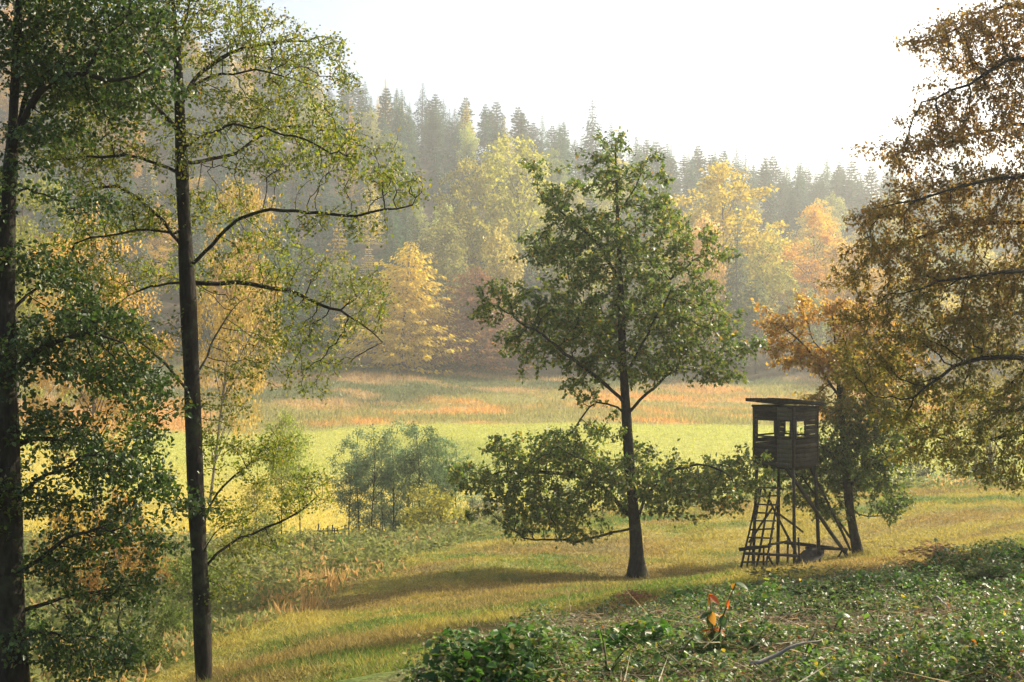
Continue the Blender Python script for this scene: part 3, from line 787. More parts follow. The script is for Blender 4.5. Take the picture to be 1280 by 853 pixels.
    bar('base_beam', z6(90, 682, -1.55), z6(500, 700, -.9), .045)
    for (x, y, x2, y2, dd) in ((345, 675, 345, 790, -1.0), (505, 560, 517, 770, -.8), (845, 655, 790, 722, .5), (425, 560, 423, 700, .6), (868, 640, 876, 705, .5), (270, 690, 340, 780, -1.2), (240, 640, 240, 790, -1.2)):
        q = z6(x2, y2, dd); q[2] = min(q[2], gz(q) + .1)
        bar('stake', q, z6(x, y, dd), .034)
    return base
stand_base = build_stand()

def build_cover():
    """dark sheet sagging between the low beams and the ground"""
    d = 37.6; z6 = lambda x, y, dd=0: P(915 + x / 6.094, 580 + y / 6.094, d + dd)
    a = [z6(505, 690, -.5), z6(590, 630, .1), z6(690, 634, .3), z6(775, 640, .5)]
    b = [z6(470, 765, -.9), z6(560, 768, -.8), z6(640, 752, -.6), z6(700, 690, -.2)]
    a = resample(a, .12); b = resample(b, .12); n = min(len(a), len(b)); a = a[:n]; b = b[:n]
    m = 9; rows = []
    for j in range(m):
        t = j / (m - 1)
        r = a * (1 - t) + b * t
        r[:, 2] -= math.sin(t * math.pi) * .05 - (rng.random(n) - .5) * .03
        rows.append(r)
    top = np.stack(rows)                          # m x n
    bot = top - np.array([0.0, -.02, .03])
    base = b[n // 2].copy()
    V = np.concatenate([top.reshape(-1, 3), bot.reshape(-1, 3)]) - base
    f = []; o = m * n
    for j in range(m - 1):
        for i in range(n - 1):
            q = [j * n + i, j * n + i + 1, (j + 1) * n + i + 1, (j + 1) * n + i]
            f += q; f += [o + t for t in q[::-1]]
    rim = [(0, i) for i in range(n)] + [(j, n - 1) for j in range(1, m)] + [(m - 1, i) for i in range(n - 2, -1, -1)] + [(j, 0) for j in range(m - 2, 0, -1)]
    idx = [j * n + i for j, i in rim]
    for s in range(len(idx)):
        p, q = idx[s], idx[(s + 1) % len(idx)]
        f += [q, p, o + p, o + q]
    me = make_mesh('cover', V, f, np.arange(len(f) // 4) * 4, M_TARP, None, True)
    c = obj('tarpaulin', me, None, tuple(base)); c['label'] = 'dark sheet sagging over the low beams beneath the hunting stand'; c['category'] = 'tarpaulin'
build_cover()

# ------------------------------------------------------------------ forest and mid-distance trees: shared meshes, one thing per tree
def kite_cloud(p, d_, n_, L, ratio, base, name, mat, shape='kite', jit=.25, fold=.3):
    m = len(p)
    col = np.clip(base * (1 + (rng.random((m, 1)) - .5) * 2 * jit), .01, 1.5) * np.ones((m, 3))
    return leaves(p, d_, n_, L, L * ratio, col, mat, name, shape, fold)

def conifer(h, R, nwh, per, droop, size, power=.85, z0=.08, up=0.0, tuft=.0, name='spruce'):
    """returns (trunk mesh, crown mesh)"""
    T = Tubes(); T.add([(0, 0, -1.0), (0, 0, h * .5), (rng.normal() * .1, 0, h)], [h * .013, h * .008, .03], 6)
    Pp = []; Dd = []; Sz = []
    for w in range(nwh):
        f = z0 + (1 - z0) * (w / nwh) ** .9
        z = h * f; r = R * max(1 - f, .012) ** power * (.7 + .6 * rng.random()) * (1 if f > .2 else .7 + 1.5 * f)
        nb = rng.integers(6, 9); a0 = rng.random() * 6.28
        for b in range(nb):
            a = a0 + b * 6.283 / nb + rng.normal() * .2; rr = r * (.65 + .5 * rng.random())
            k = max(4, int(per * rr / R * 1.3 + 2))
            t = rng.random(k) ** .7
            out = np.array([math.cos(a), math.sin(a), 0])
            p = out[None] * (t * rr)[:, None]
            p[:, 2] = z - droop * rr * t ** 1.4 + up * rr * t ** 2
            side = np.array([-math.sin(a), math.cos(a), 0])
            p += side[None] * (rng.normal(size=k) * .16 * rr * (1.15 - t))[:, None] + rng.normal(size=(k, 3)) * .1
            p[:, 2] -= rng.random(k) * tuft
            Sz.append(np.full(k, .38 + .62 * min(1, r / (R * .5)))); Pp.append(p); Dd.append(norm(out[None] * .8 + side[None] * rng.normal(size=(k, 1)) * .7 + np.array([0, 0, -.45 - tuft]) + rng.normal(size=(k, 3)) * .25))
    p = np.concatenate(Pp); D_ = np.concatenate(Dd); m = len(p)
    N_ = norm(rng.normal(size=(m, 3)) * .6 + np.array([0, 0, 1.0]))
    return T.mesh('trunk', M_BARK_FAR), kite_cloud(p, D_, N_, size * np.concatenate(Sz) * (.6 + .8 * rng.random(m)), .42, 1.0, 'crown', M_FAR)

def broadleaf(h, R, lumps, per, size, z0=.25, weep=0.0, lump_r=.2, trunk_r=None, stems=1, mat=None, bark=None, shape_pow=1.0, bare=0.0, jit=.25, shape='kite', top=.5):
    """Crown of leaf clumps on limbs; uneven outline with gaps between the clumps."""
    T = Tubes(); tr = trunk_r or h * .014
    Pp = []
    cz_ = h * (z0 + (1 - z0) * top)
    cent = []
    for s in range(lumps):
        q = norm(rng.normal(size=3)); rad = rng.random() ** .45
        zz = q[2] * rad
        wz = (1 - z0) * h * (1 - top if zz > 0 else top)
        rr = R * (1 - .25 * max(zz, 0) ** shape_pow)
        cent.append(np.array([q[0] * rad * rr, q[1] * rad * rr, cz_ + zz * wz]))
    cent = np.array(cent)
    for s in range(stems):
        ox = rng.normal(size=2) * (.08 * R if stems > 1 else 0)
        tp = np.array([[ox[0], ox[1], -.6], [ox[0] * 1.3, ox[1] * 1.3, h * .3], [ox[0] * 2 + rng.normal() * .02 * h, ox[1] * 2, h * .62], [ox[0] * 2.4 + rng.normal() * .03 * h, ox[1] * 2.4 + rng.normal() * .03 * h, h * .93]])
        T.add(resample(tp, h / 9), np.linspace(tr, tr * .16, len(resample(tp, h / 9))), 6)
        for c_ in cent[s::stems][:26]:
            zb = max(h * .12, c_[2] - np.linalg.norm(c_[:2]) * .75 - .05 * h); zb = min(zb, h * .85)
            i = np.array([np.interp(zb, tp[:, 2], tp[:, 0]), np.interp(zb, tp[:, 2], tp[:, 1]), zb])
            mid = (i + c_) / 2 + np.array([0, 0, .05 * h * (rng.random() - .2)])
            T.add([i, mid, c_], [tr * .38 * (1.1 - zb / h), tr * .22, tr * .08], 4, False)
    for c_ in cent:
        k = int(per * (.6 + .8 * rng.random()))
        lr = R * lump_r * (.7 + .7 * rng.random())
        p = norm(rng.normal(size=(k, 3))) * (rng.random((k, 1)) ** .55) * lr
        p[:, 2] *= .62
        if weep: p[:, 2] -= np.abs(rng.normal(size=k)) * weep
        Pp.append(c_ + p)
    p = np.concatenate(Pp); p = p[p[:, 2] > bare * h]; m = len(p)
    out = norm(p - np.array([0, 0, cz_]))
    D_ = norm(out * .5 + rng.normal(size=(m, 3)) * .7 + np.array([0, 0, -.3 - weep * .5]))
    N_ = norm(rng.normal(size=(m, 3)) * .8 + np.array([0, 0, .8]))
    return T.mesh('trunk', bark or M_BARK_FAR), kite_cloud(p, D_, N_, size * (.6 + .8 * rng.random(m)), .62, 1.0, 'crown', mat or M_FAR, shape, jit)

LIB = {
    'spruce': [conifer(26, 6.3 + .5 * i, 30, 40, .30 + .06 * i, .75, .92, .06) for i in range(4)],
    'pine': [conifer(24, 5.4, 15, 60, .02, .75, .6, .34, .22) for i in range(3)],
    'larch': [conifer(25, 5.6 + .5 * i, 28, 30, .22, .6, .95, .07, .16, .25) for i in range(3)],
    'biglarch': [conifer(22.5, 9.2, 40, 46, .34, .62, .62, .04, .34, .45)],
    'birch': [broadleaf(22, 4.4, 70, 75, .42, .22, 1.5, .24, .16, jit=.3) for i in range(2)],
    'oak': [broadleaf(24, 8.0, 110, 75, .50, .18, .1, .20, .3, jit=.3) for i in range(3)],
    'beech': [broadleaf(25, 7.2, 95, 80, .44, .12, .3, .22, .3, jit=.3) for i in range(3)],
    'near': [broadleaf(20, 7.0, 120, 130, .26, .14, .15, .19, .2, jit=.3) for i in range(2)],
    'sapling': [broadleaf(7.5, 1.9, 64, 66, .125, (.38, .28, .18, .10)[i], .1, .26, .062, bark=M_BARK, jit=.3) for i in range(4)],
    'shrub': [broadleaf(3.0, 1.7, 46, 62, .15, .02, .05, .30, .03, 5, jit=.35, top=.4) for i in range(3)],
    'weed': [broadleaf(1.1, .7, 30, 30, .085, .02, .02, .34, .010, 6, jit=.4, top=.45) for i in range(3)],
}
HGT = dict(spruce=26, pine=24, larch=25, biglarch=22.5, birch=22, oak=24, beech=25, near=20, sapling=7.5, shrub=3.0, weed=1.1)
REG = []
def place(kind, x, y, h, colr, name, label=None, group=None, cat='tree', wid=1.0, sink=.3, tilt=.03, bucket=None):
    tr, cr = LIB[kind][rng.integers(len(LIB[kind]))]
    z = float(H(x, y)) - sink
    s = h / HGT[kind]
    r = thing(name, label or '', cat, (x, y, z), group)
    r.scale = (s * wid, s * wid, s); r.rotation_euler = (rng.normal() * tilt, rng.normal() * tilt, rng.random() * 6.283)
    for nm, me in (('trunk', tr), ('crown', cr)):
        o = obj(nm, me, r)
        o.color = (*np.clip(np.array(colr) * (1 + rng.normal(size=3) * .05), .005, 1), 1) if nm == 'crown' else (1, 1, 1, 1)
    if label is None: REG.append((r, bucket, CU + F * x / y))
    return r

def place_uv(kind, u, vtop, d, colr, name, label, wpx=None, **k):
    x = (u - CU) / F * d; zt = (CV - vtop) / F * d; h = zt - float(H(x, d)) + .3
    R0 = {'larch': 5, 'biglarch': 7, 'birch': 4.6, 'oak': 8.5, 'beech': 7.6, 'spruce': 4.8, 'pine': 4.8, 'near': 7.4, 'sapling': 2.0, 'shrub': 1.9, 'weed': .8}[kind]
    wid = 1.0
    if wpx: wid = (wpx / F * d * .5) / (R0 * h / HGT[kind])
    return place(kind, x, d, h, colr, name, label, wid=wid, **k), (x, d)

SPR = C3(.028, .062, .036); SPR2 = C3(.05, .09, .045); PIN = C3(.045, .065, .035); LAR = C3(.40, .31, .06); YEL = C3(.33, .28, .06); OLV = C3(.17, .18, .045); ORG = C3(.44, .28, .06); RUS = C3(.22, .12, .05); CRM = C3(.50, .36, .13); PALE = C3(.26, .26, .09)
taken = []
for a in [
    ('biglarch', 500, 298, 212, C3(.52, .36, .085), 'larch_tree', 'golden larch glowing in the sun at the foot of the wooded hill', 150),
    ('biglarch', 596, 330, 217, RUS, 'larch_tree', 'dull rust brown larch right of the golden larch', 150),
    ('birch', 622, 268, 224, C3(.34, .30, .10), 'birch_tree', 'pale weeping birch standing above the rust brown larch', 70),
    ('oak', 650, 172, 272, YEL, 'oak_tree', 'broad yellow oak high on the hill behind the tip of the solitary oak', 150),
    ('oak', 585, 200, 262, C3(.30, .26, .06), 'oak_tree', 'yellow olive oak just left of the broad yellow hill oak', 100),
    ('birch', 560, 265, 245, C3(.20, .20, .06), 'birch_tree', 'grey green drooping birch below the yellow olive oak', 80),
    ('oak', 905, 206, 252, C3(.36, .30, .055), 'oak_tree', 'huge rounded yellow oak on the hill above the hunting stand', 170),
    ('oak', 955, 300, 238, C3(.24, .22, .05), 'oak_tree', 'olive yellow oak lower on the hill below the huge yellow oak', 110),
    ('birch', 882, 252, 234, CRM, 'birch_tree', 'cream coloured birch partly behind the right side of the solitary oak', 70),
    ('spruce', 918, 258, 230, C3(.10, .12, .06), 'spruce_tree', 'slender pale grey spruce in front of the huge yellow oak', 46),
    ('beech', 1022, 255, 262, ORG, 'beech_tree', 'glowing orange beech at the right below the dark crest pines', 105),
    ('pine', 945, 345, 222, C3(.12, .14, .06), 'pine_tree', 'feathery grey green pine at the foot of the right hillside', 64),
    ('spruce', 740, 122, 400, SPR, 'spruce_tree', 'tall lone spruce rising above the crest behind the solitary oak', 44),
    ('beech', 1075, 290, 240, C3(.36, .22, .06), 'beech_tree', 'ochre beech half hidden behind the brown beech sprays', 100),
    ('oak', 820, 330, 236, C3(.20, .19, .05), 'oak_tree', 'olive oak showing through the crown of the solitary oak', 110),
    ('birch', 720, 255, 250, C3(.26, .24, .07), 'birch_tree', 'yellow green birch directly behind the solitary oak crown', 80),
    ('larch', 437, 118, 330, C3(.42, .26, .08), 'larch_tree', 'golden larch of the upper hill next to the alder twigs', 30)]:
    r, q = place_uv(a[0], a[1], a[2], a[3], a[4], a[5], a[6], a[7]); taken.append((q[0], q[1], a[7] / F * a[3] * .36))
LABEL_KIND = {'spruce': 'dark green spruce', 'pine': 'grey green pine', 'larch': 'yellow larch', 'birch': 'yellow green birch', 'oak': 'olive oak', 'beech': 'orange beech'}
cand = []
for t in range(9000):
    y = 214 + 215 * rng.random() ** 1.15; x = (rng.random() - .5) * (1380 / F) * y
    cand.append((x, y))
kept = []
for x, y in cand:
    u = CU + F * x / y
    sp = 8.2 if y < 235 else (10.5 if y < 330 else (12.0 if y < 375 else 6.6))
    if any((x - a) ** 2 + (y - b) ** 2 < (s + sp * .4) ** 2 for a, b, s in taken): continue
    if any(abs(x - a) < sp and (x - a) ** 2 + (y - b) ** 2 < sp * sp for a, b in kept): continue
    # keep the landmark crowns in view: nothing right in front of them
    if any(b > y > b - 30 and abs(x / y - a / b) * b < s * 1.5 for a, b, s in taken): continue
    kept.append((x, y))
for x, y in kept:
    u = CU + F * x / y; q = rng.random(); n_ = float(fbm(np.array(x * .02), np.array(y * .02), 71, 3))
    if y > 375:
        kind = ('larch' if q < .24 else 'pine' if q < .5 else 'spruce') if u < 640 else ('pine' if q < .6 else 'spruce')
        band = 'crest'
    elif y > 300:
        kind = ('larch' if q < .24 else 'spruce' if q < .82 else 'birch' if q < .92 else 'oak') if u < 560 else ('oak' if q < .42 else 'birch' if q < .62 else 'spruce' if q < .85 else 'pine')
        band = 'upper slope'
    elif y > 238:
        kind = ('spruce' if q < .74 else 'birch' if q < .9 else 'larch') if u < 560 else ('oak' if q < .42 else 'birch' if q < .62 else 'beech' if q < .74 else 'spruce')
        band = 'middle slope'
    else:
        kind = ('spruce' if q < .85 else 'birch') if u < 560 else ('spruce' if q < .3 else 'oak' if q < .5 else 'birch' if q < .75 else 'pine')
        band = 'foot'
    if u < 330 and q > .75: kind = 'beech'
    col = {'spruce': SPR if rng.random() < .6 else SPR2, 'pine': PIN, 'larch': LAR * (.7 + .4 * rng.random()), 'birch': PALE * (.7 + .7 * rng.random()), 'oak': (OLV if rng.random() < .4 else YEL) * (.7 + .6 * rng.random()), 'beech': ORG * (.6 + .5 * rng.random())}[kind]
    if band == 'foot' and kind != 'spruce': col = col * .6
    hh = {'spruce': 23, 'pine': 22, 'larch': 22, 'birch': 19, 'oak': 19, 'beech': 21}[kind] * (.66 + .42 * rng.random())
    if y > 375: hh *= 1.0
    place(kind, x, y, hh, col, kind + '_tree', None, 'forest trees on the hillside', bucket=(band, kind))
ORD = 'first second third fourth fifth sixth seventh eighth ninth tenth eleventh twelfth thirteenth fourteenth fifteenth sixteenth seventeenth eighteenth nineteenth twentieth'.split()
TENS = {2: 'twenty', 3: 'thirty', 4: 'forty', 5: 'fifty', 6: 'sixty'}
TENTH = {2: 'twentieth', 3: 'thirtieth', 4: 'fortieth', 5: 'fiftieth', 6: 'sixtieth'}
def ordinal(i):
    if i <= 20: return ORD[i - 1]
    return TENTH[i // 10] if i % 10 == 0 else TENS[i // 10] + '-' + ORD[i % 10 - 1]
WHERE = {'crest': 'on the hill crest', 'upper slope': 'on the upper hillside', 'middle slope': 'halfway up the hillside', 'foot': 'along the hill foot'}
buckets = {}
for r, b, u in REG:
    seg = 'left of the golden larch' if u < 440 else 'above the golden larch' if u < 700 else 'behind the solitary oak' if u < 860 else 'right of the solitary oak'
    buckets.setdefault((*b, seg), []).append((u, r))
for b, l in buckets.items():
    l.sort(key=lambda t: t[0])
    for i, (u, r) in enumerate(l):
        r['label'] = f"{ordinal(i + 1)} {LABEL_KIND[b[1]]} from the left {WHERE[b[0]]} {b[2]}" if len(l) > 1 else f"only {LABEL_KIND[b[1]]} {WHERE[b[0]]} {b[2]}"
print('forest', len(kept))

# autumn trees in the valley behind the front left trees, and right of the stand
for a in [
    ('near', 262, 205, 98, C3(.36, .26, .08), 'beech_tree', 'orange beech glowing in the valley behind the alder trunk', 135),
    ('near', 120, 250, 90, C3(.40, .28, .09), 'beech_tree', 'orange pink beech behind the dark left hornbeam', 200),
    ('near', 20, 200, 110, C3(.22, .20, .05), 'beech_tree', 'olive beech at the left edge behind the dark hornbeam', 200),
    ('near', 1240, 400, 100, C3(.20, .16, .045), 'beech_tree', 'olive brown beech beyond the slope under the brown sprays', 170),
    ('near', 1120, 452, 112, C3(.34, .20, .06), 'beech_tree', 'small ochre beech beyond the slope right of the stand tree', 110),
    ('near', 1330, 380, 95, C3(.15, .14, .04), 'beech_tree', 'olive beech beyond the slope cut by the right edge', 180)]:
    place_uv(a[0], a[1], a[2], a[3], a[4], a[5], a[6], a[7])

# slim young trees in the hollow
SAP = C3(.12, .17, .08)
sap = [(436, 552, 76, 'left edge of the clump'), (449, 538, 77, 'with a double top'), (463, 530, 75, ''), (478, 545, 78, ''), (492, 526, 76, ''), (508, 533, 77, ''), (524, 528, 75, ''), (541, 536, 76, ''), (556, 548, 78, ''), (572, 560, 77, '')]
for i, (u, v, d, _) in enumerate(sap):
    place_uv('sapling', u, v, d, SAP * (.65 + .6 * rng.random()), 'young_ash_tree', f'slim grey green young ash in the hollow, {ordinal(i + 1)} from the left of its clump', 66, group='young ashes in the hollow', sink=.1)
for u, v, d, w, lab, cc in [(352, 512, 62, 66, 'pale green feathery young tree beside the alder trunk, left of its pair', C3(.19, .23, .06)), (376, 522, 63, 54, 'pale green feathery young tree in the hollow, right of its pair', C3(.20, .24, .07)), (318, 560, 58, 60, 'yellow green young tree right behind the alder trunk', C3(.22, .22, .05))]:
    place_uv('sapling', u, v, d, cc, 'young_birch_tree', lab, w, sink=.1)
for u, v, d, w, lab, cc in [
    (545, 603, 70, 95, 'rounded yellow green hazel bush in front of the young ashes', C3(.24, .22, .05)), (596, 612, 74, 60, 'grey green bush between hazel bush and solitary oak', C3(.17, .19, .11)), (620, 625, 70, 60, 'low grey bush behind the left branches of the solitary oak', C3(.20, .20, .12)),
    (472, 622, 79, 80, 'green undergrowth bush at the foot of the left young ashes', C3(.14, .18, .07)), (512, 618, 79, 84, 'green undergrowth bush at the foot of the middle young ashes', C3(.13, .18, .08)),
    (425, 672, 58, 46, 'small fresh green bush in the weeds below the fence posts', C3(.12, .20, .05)), (340, 640, 50, 110, 'olive green bush in the hollow right of the alder trunk', C3(.15, .17, .05)), (300, 668, 44, 90, 'low olive bush close to the alder trunk', C3(.18, .19, .05)),
    (390, 668, 50, 80, 'dull green spreading bush left of the dry grass', C3(.15, .16, .06)), (455, 690, 56, 80, 'brown green tangle of bush at the edge of the mown slope', C3(.19, .16, .07)), (350, 700, 40, 90, 'yellow green bush above the tall dry grass', C3(.20, .21, .05)), (240, 690, 34, 90, 'green bush left of the alder trunk in the weeds', C3(.12, .16, .04)),
    (150, 600, 40, 90, 'orange leaved bush behind the dark hornbeam branches', C3(.38, .24, .07)), (85, 610, 44, 90, 'orange yellow bush next to the dark hornbeam stem', C3(.36, .25, .07)), (190, 655, 36, 80, 'rust orange bush between hornbeam and alder', C3(.30, .19, .06)), (110, 700, 28, 80, 'low orange bush under the dark hornbeam', C3(.30, .19, .06)),
    (1175, 598, 62, 70, 'pale bramble bush on the rim of the slope', C3(.26, .26, .15)), (1220, 600, 63, 60, 'grey bramble bush on the rim under the beech sprays', C3(.22, .22, .13)), (1130, 602, 61, 40, 'low pale bramble at the rim near the stand tree', C3(.24, .24, .14)),
    (1150, 570, 84, 90, 'bush beyond the rim with the deep shade put into its dark colour', C3(.05, .055, .03)), (1225, 568, 86, 100, 'thicket bush beyond the rim under the beech, shade put into its dark colour', C3(.05, .055, .03)), (870, 590, 72, 70, 'green bush beyond the slope right of the oak trunk', C3(.13, .16, .07)), (955, 600, 70, 60, 'blue green bush beyond the slope behind the ladder', C3(.11, .15, .09)), (700, 610, 72, 80, 'grey green bush beyond the slope left of the oak trunk', C3(.14, .16, .09)),  # the two near-black bushes carry the shade beyond the rim in their colour
    (30, 770, 22, 90, 'green bush at the foot of the dark hornbeam', C3(.07, .10, .03)), (170, 800, 20, 90, 'leafy green bush at the lower left corner', C3(.08, .11, .03)), (215, 760, 24, 50, 'small green bush just left of the alder trunk', C3(.10, .13, .035))]:
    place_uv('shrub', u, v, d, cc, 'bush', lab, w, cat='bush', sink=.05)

# broken fence at the near edge of the meadow
def build_fence():
    d = 78.0; x0 = (398 - CU) / F * d
    root = thing('fence', 'remains of a low dark picket fence at the near edge of the meadow', 'fence', (x0, d, float(H(x0, d))))
    def lp(u, h): 
        x = (u - CU) / F * d; return np.array([x - x0, 0, float(H(x, d)) - root.location.z + h])
    for i, u in enumerate((396, 401, 405, 410, 414, 419, 424, 431, 438)):
        h = (.95, .7, .8, 1.15, .75, .9, .6, .8, .7)[i]
        T = Tubes(); T.add([lp(u, -.2), lp(u + rng.normal() * 1.6, h * (.6 + .6 * rng.random()))], [.06, .045], 6); obj('post', T.mesh('post', M_WOOD), root)
    T = Tubes(); T.add([lp(395, .45), lp(426, .42)], [.05, .045], 5); obj('rail', T.mesh('rail', M_WOOD), root)
build_fence()

# ------------------------------------------------------------------ ground cover (nobody could count it)
def blades(x, y, hgt, wid, col, mat, name, lean=.45, zoff=0.0):
    n = len(x); p = np.stack([x, y, H(x, y) + zoff], 1)
    D_ = norm(np.stack([rng.normal(size=n) * lean, rng.normal(size=n) * lean, np.ones(n)], 1))
    N_ = norm(rng.normal(size=(n, 3)) * np.array([1, 1, .2]))
    me = leaves(p, D_, N_, hgt, wid, col, mat, name, 'tri')
    o = obj(name, me); o['kind'] = 'stuff'; return o
def wedge(n, y0, y1, p=1.0, half=.48):
    t = rng.random(n)
    if p == 1.0: y = y0 * (y1 / y0) ** t
    else: y = (y0 ** (1 - p) + t * (y1 ** (1 - p) - y0 ** (1 - p))) ** (1 / (1 - p))
    return (rng.random(n) * 2 - 1) * half * (y + 1.5), y

x, y = wedge(560000, 9, 66, .75)
keep = (bramble_zone(x, y) < rng.random(len(x))) & (valley_zone(x, y) < rng.random(len(x)) * .9 + .1)
x, y = x[keep], y[keep]
n = len(x); cl = fbm(x * .55, y * .55, 61, 3)
c_ = ground_colour(x, y) * (.75 + .6 * rng.random((n, 1)))
c_ = np.where((rng.random(n) < .16)[:, None], C3(.36, .28, .10) * (.7 + .5 * rng.random((n, 1))), c_)
o = blades(x, y, (.03 + .09 * rng.random(n) ** 2 + .10 * sstep(.55, .75, cl) * rng.random(n)) * (.8 + y / 60), .009 + .0007 * y, c_, M_GRASS, 'grass', .9)
o['label'] = 'short yellow green grass on the near slope'

x, y = wedge(210000, 74, 215, .6, .46)
n = len(x); u = CU + F * x / y
lo = np.interp(u, [0, 350, 560, 760, 960, 1280], [150, 152, 158, 153, 147, 146]); tall = sstep(-4, 4, y - lo + (fbm(x * .04, y * .04, 53, 3) - .5) * 14) * (fbm(x * .1, y * .1, 63, 3) + .3)
c_ = ground_colour(x, y) * (.75 + .55 * rng.random((n, 1)))
o = blades(x, y, .10 + .22 * rng.random(n) + tall * (.12 + .65 * rng.random(n)), .05 + .0003 * y + .08 * tall, c_, M_GRASS, 'meadow_grass', .45)
o['label'] = 'bright meadow grass and tall dry orange grass across the valley'

# weeds and tall dry grass in the hollow
x, y = wedge(260000, 13, 82, .9)
k = (valley_zone(x, y) > rng.random(len(x))) | ((y > 56) & (y < 76) & (rng.random(len(x)) < .5))
x, y = x[k], y[k]; n = len(x)
cl = fbm(x * .33, y * .33, 65, 4); dry = sstep(.52, .62, fbm(x * .22 + 31, y * .22, 66, 3))
u = CU + F * x / y; dry = np.clip(dry * .3 + np.exp(-((u - 385) / 45) ** 2) * np.exp(-((y - 31) / 6) ** 2) * 2.2 * sstep(.4, .62, fbm(x * .9, y * .9, 68, 3)), 0, 1)
c_ = mixc(mixc(C3(.13, .165, .05), C3(.24, .235, .085), rng.random(n)), mixc(C3(.40, .24, .10), C3(.48, .34, .15), rng.random(n)), (rng.random(n) < dry).astype(float))
p = np.stack([x, y, H(x, y)], 1); hh = (.15 + 1.1 * sstep(.35, .75, cl)) * (.35 + .65 * rng.random(n))
p[:, 2] += hh * rng.random(n) * (1 - dry)
D_ = norm(rng.normal(size=(n, 3)) * np.array([.9, .9, .5]) * (1 - .6 * dry[:, None]) + np.array([0, 0, .25]) + np.array([0, 0, 1.0]) * dry[:, None])
me = leaves(p, D_, norm(rng.normal(size=(n, 3)) + np.array([0, 0, .6])), (.10 + .0022 * y) * (1 - dry) + dry * (.2 + .45 * rng.random(n) ** 1.5), (.05 + .0012 * y) * (1 - dry) + dry * (.02 + .0006 * y), c_, M_GRASS, 'weeds', 'kite', .25)
o = obj('weeds', me); o['kind'] = 'stuff'; o['label'] = 'tangled weeds and dry grass in the hollow'

# low bramble thicket in the foreground
def near_bramble(nn, y0, y1, p, shape, s0, s1, name, lab):
    x, y = wedge(nn, y0, y1, p); x = (rng.random(nn) * .82 - .21) * (y + 1.5)
    k = bramble_zone(x, y) > rng.random(len(x)) * .9 + .05
    x, y = x[k], y[k]; n = len(x)
    cl = fbm(x * 1.1, y * 1.1, 81, 4); cl2 = fbm(x * .45 + 7, y * .45, 83, 3)
    h = (.015 + .27 * sstep(.4, .8, cl) + .04 * cl2) * sstep(0, 1, .3 + cl2)
    bare = sstep(.50, .66, fbm(x * .6 + 40, y * .6, 85, 3))
    hum = sstep(.38, .62, fbm(x * 1.9 + 5, y * 1.9, 87, 3)); big = sstep(.5, .6, fbm(x * .9 + 60, y * .9, 89, 2))
    k = rng.random(n) > np.clip(bare * .40 + (1 - hum) * .45, 0, .9); hum = hum[k]; big = big[k]; h = h[k] * (.25 + 1.1 * hum)
    x, y, cl, cl2, bare = (a[k] for a in (x, y, cl, cl2, bare)); n = len(x)
    p = np.stack([x, y, H(x, y) + .01 + h * rng.random(n) ** .6], 1)
    g = pal([(.065, .115, .03), (.095, .16, .04), (.14, .20, .05), (.22, .22, .05), (.20, .15, .07), (.17, .20, .12), (.38, .30, .06), (.35, .12, .04)], [5, 5, 3, 1.0, 2.2, .7, .25, .10], n, .35)
    N_ = norm(rng.normal(size=(n, 3)) * .6 + np.array([0, 0, 1.0])); D_ = norm(rng.normal(size=(n, 3)) * np.array([1, 1, .35]) + np.array([0, 0, -.1]))
    L = (s0 + (s1 - s0) * rng.random(n) ** 2) * (1 + y / 80) * (.75 + .6 * big)
    g = g * (1 - .25 * big[:, None] * np.array([1.0, .2, 1.0])) * (.7 + .6 * fbm(x * 3, y * 3, 91, 2)[:, None])
    me = leaves(p, D_, N_, L, L * .66, g, M_BRAM, name, shape, .25)
    o = obj(name, me); o['kind'] = 'stuff'; o['label'] = lab
near_bramble(215000, 4.6, 12, .9, 'hex', .016, .052, 'bramble_undergrowth', 'low leafy bramble thicket covering the near mound')
near_bramble(430000, 11.5, 27, .7, 'kite', .026, .060, 'bramble_undergrowth', 'bramble thicket on the far half of the mound')
x, y = wedge(30000, 4.6, 27, .9); k = bramble_zone(x, y) > .3; x, y = x[k], y[k]; n = len(x)
bare = sstep(.42, .62, fbm(x * .6 + 40, y * .6, 85, 3)); k = rng.random(n) < .35 + bare; x, y = x[k], y[k]; n = len(x)
p = np.stack([x, y, H(x, y) + .01 + .14 * rng.random(n) ** 2], 1)
D_ = norm(rng.normal(size=(n, 3)) * np.array([1, 1, .22])); L = .10 + .35 * rng.random(n) ** 2
me = leaves(p, D_, norm(rng.normal(size=(n, 3)) * .5 + np.array([0, 0, 1])), L, .006 + .0006 * y, pal([(.30, .24, .14), (.22, .16, .09), (.14, .10, .06), (.42, .36, .26)], [3, 3, 4, .6], n), M_GRASS, 'dead_stalk_litter', 'tri')
o = obj('dead_stalk_litter', me); o['kind'] = 'stuff'; o['label'] = 'dry beige stalks and dead twigs lying among the brambles'

# single plants in the foreground, leaf by leaf
def one_leaf(L, ratio, heart=.0):
    """a broad leaf with seven cross-rows, folded and curled"""
    rows = 6; V = []; f = []
    for i in range(rows + 1):
        t = i / rows; w = L * ratio * .5 * (math.sin(math.pi * min(1, t * .93 + .07)) ** .75) * (1.12 - .35 * t)
        z = -.22 * L * t * t
        V += [(-w, t * L - heart * L * (1 - t) * .1, z + w * .28), (0, t * L, z), (w, t * L - heart * L * (1 - t) * .1, z + w * .28)]
    for i in range(rows):
        a = i * 3; f += [a, a + 1, a + 4, a + 3, a + 1, a + 2, a + 5, a + 4]
    return make_mesh('leaf', V, f, np.arange(len(f) // 4) * 4, M_LEAF_OBJ, np.ones((len(V), 3)), True)
M_LEAF_OBJ = leaf_mat('broad_leaf', .38, .4, .45, 1.6, use_obj=True)
LEAFM = [one_leaf(1.0, .62), one_leaf(1.0, .72, 1), one_leaf(1.0, .52)]
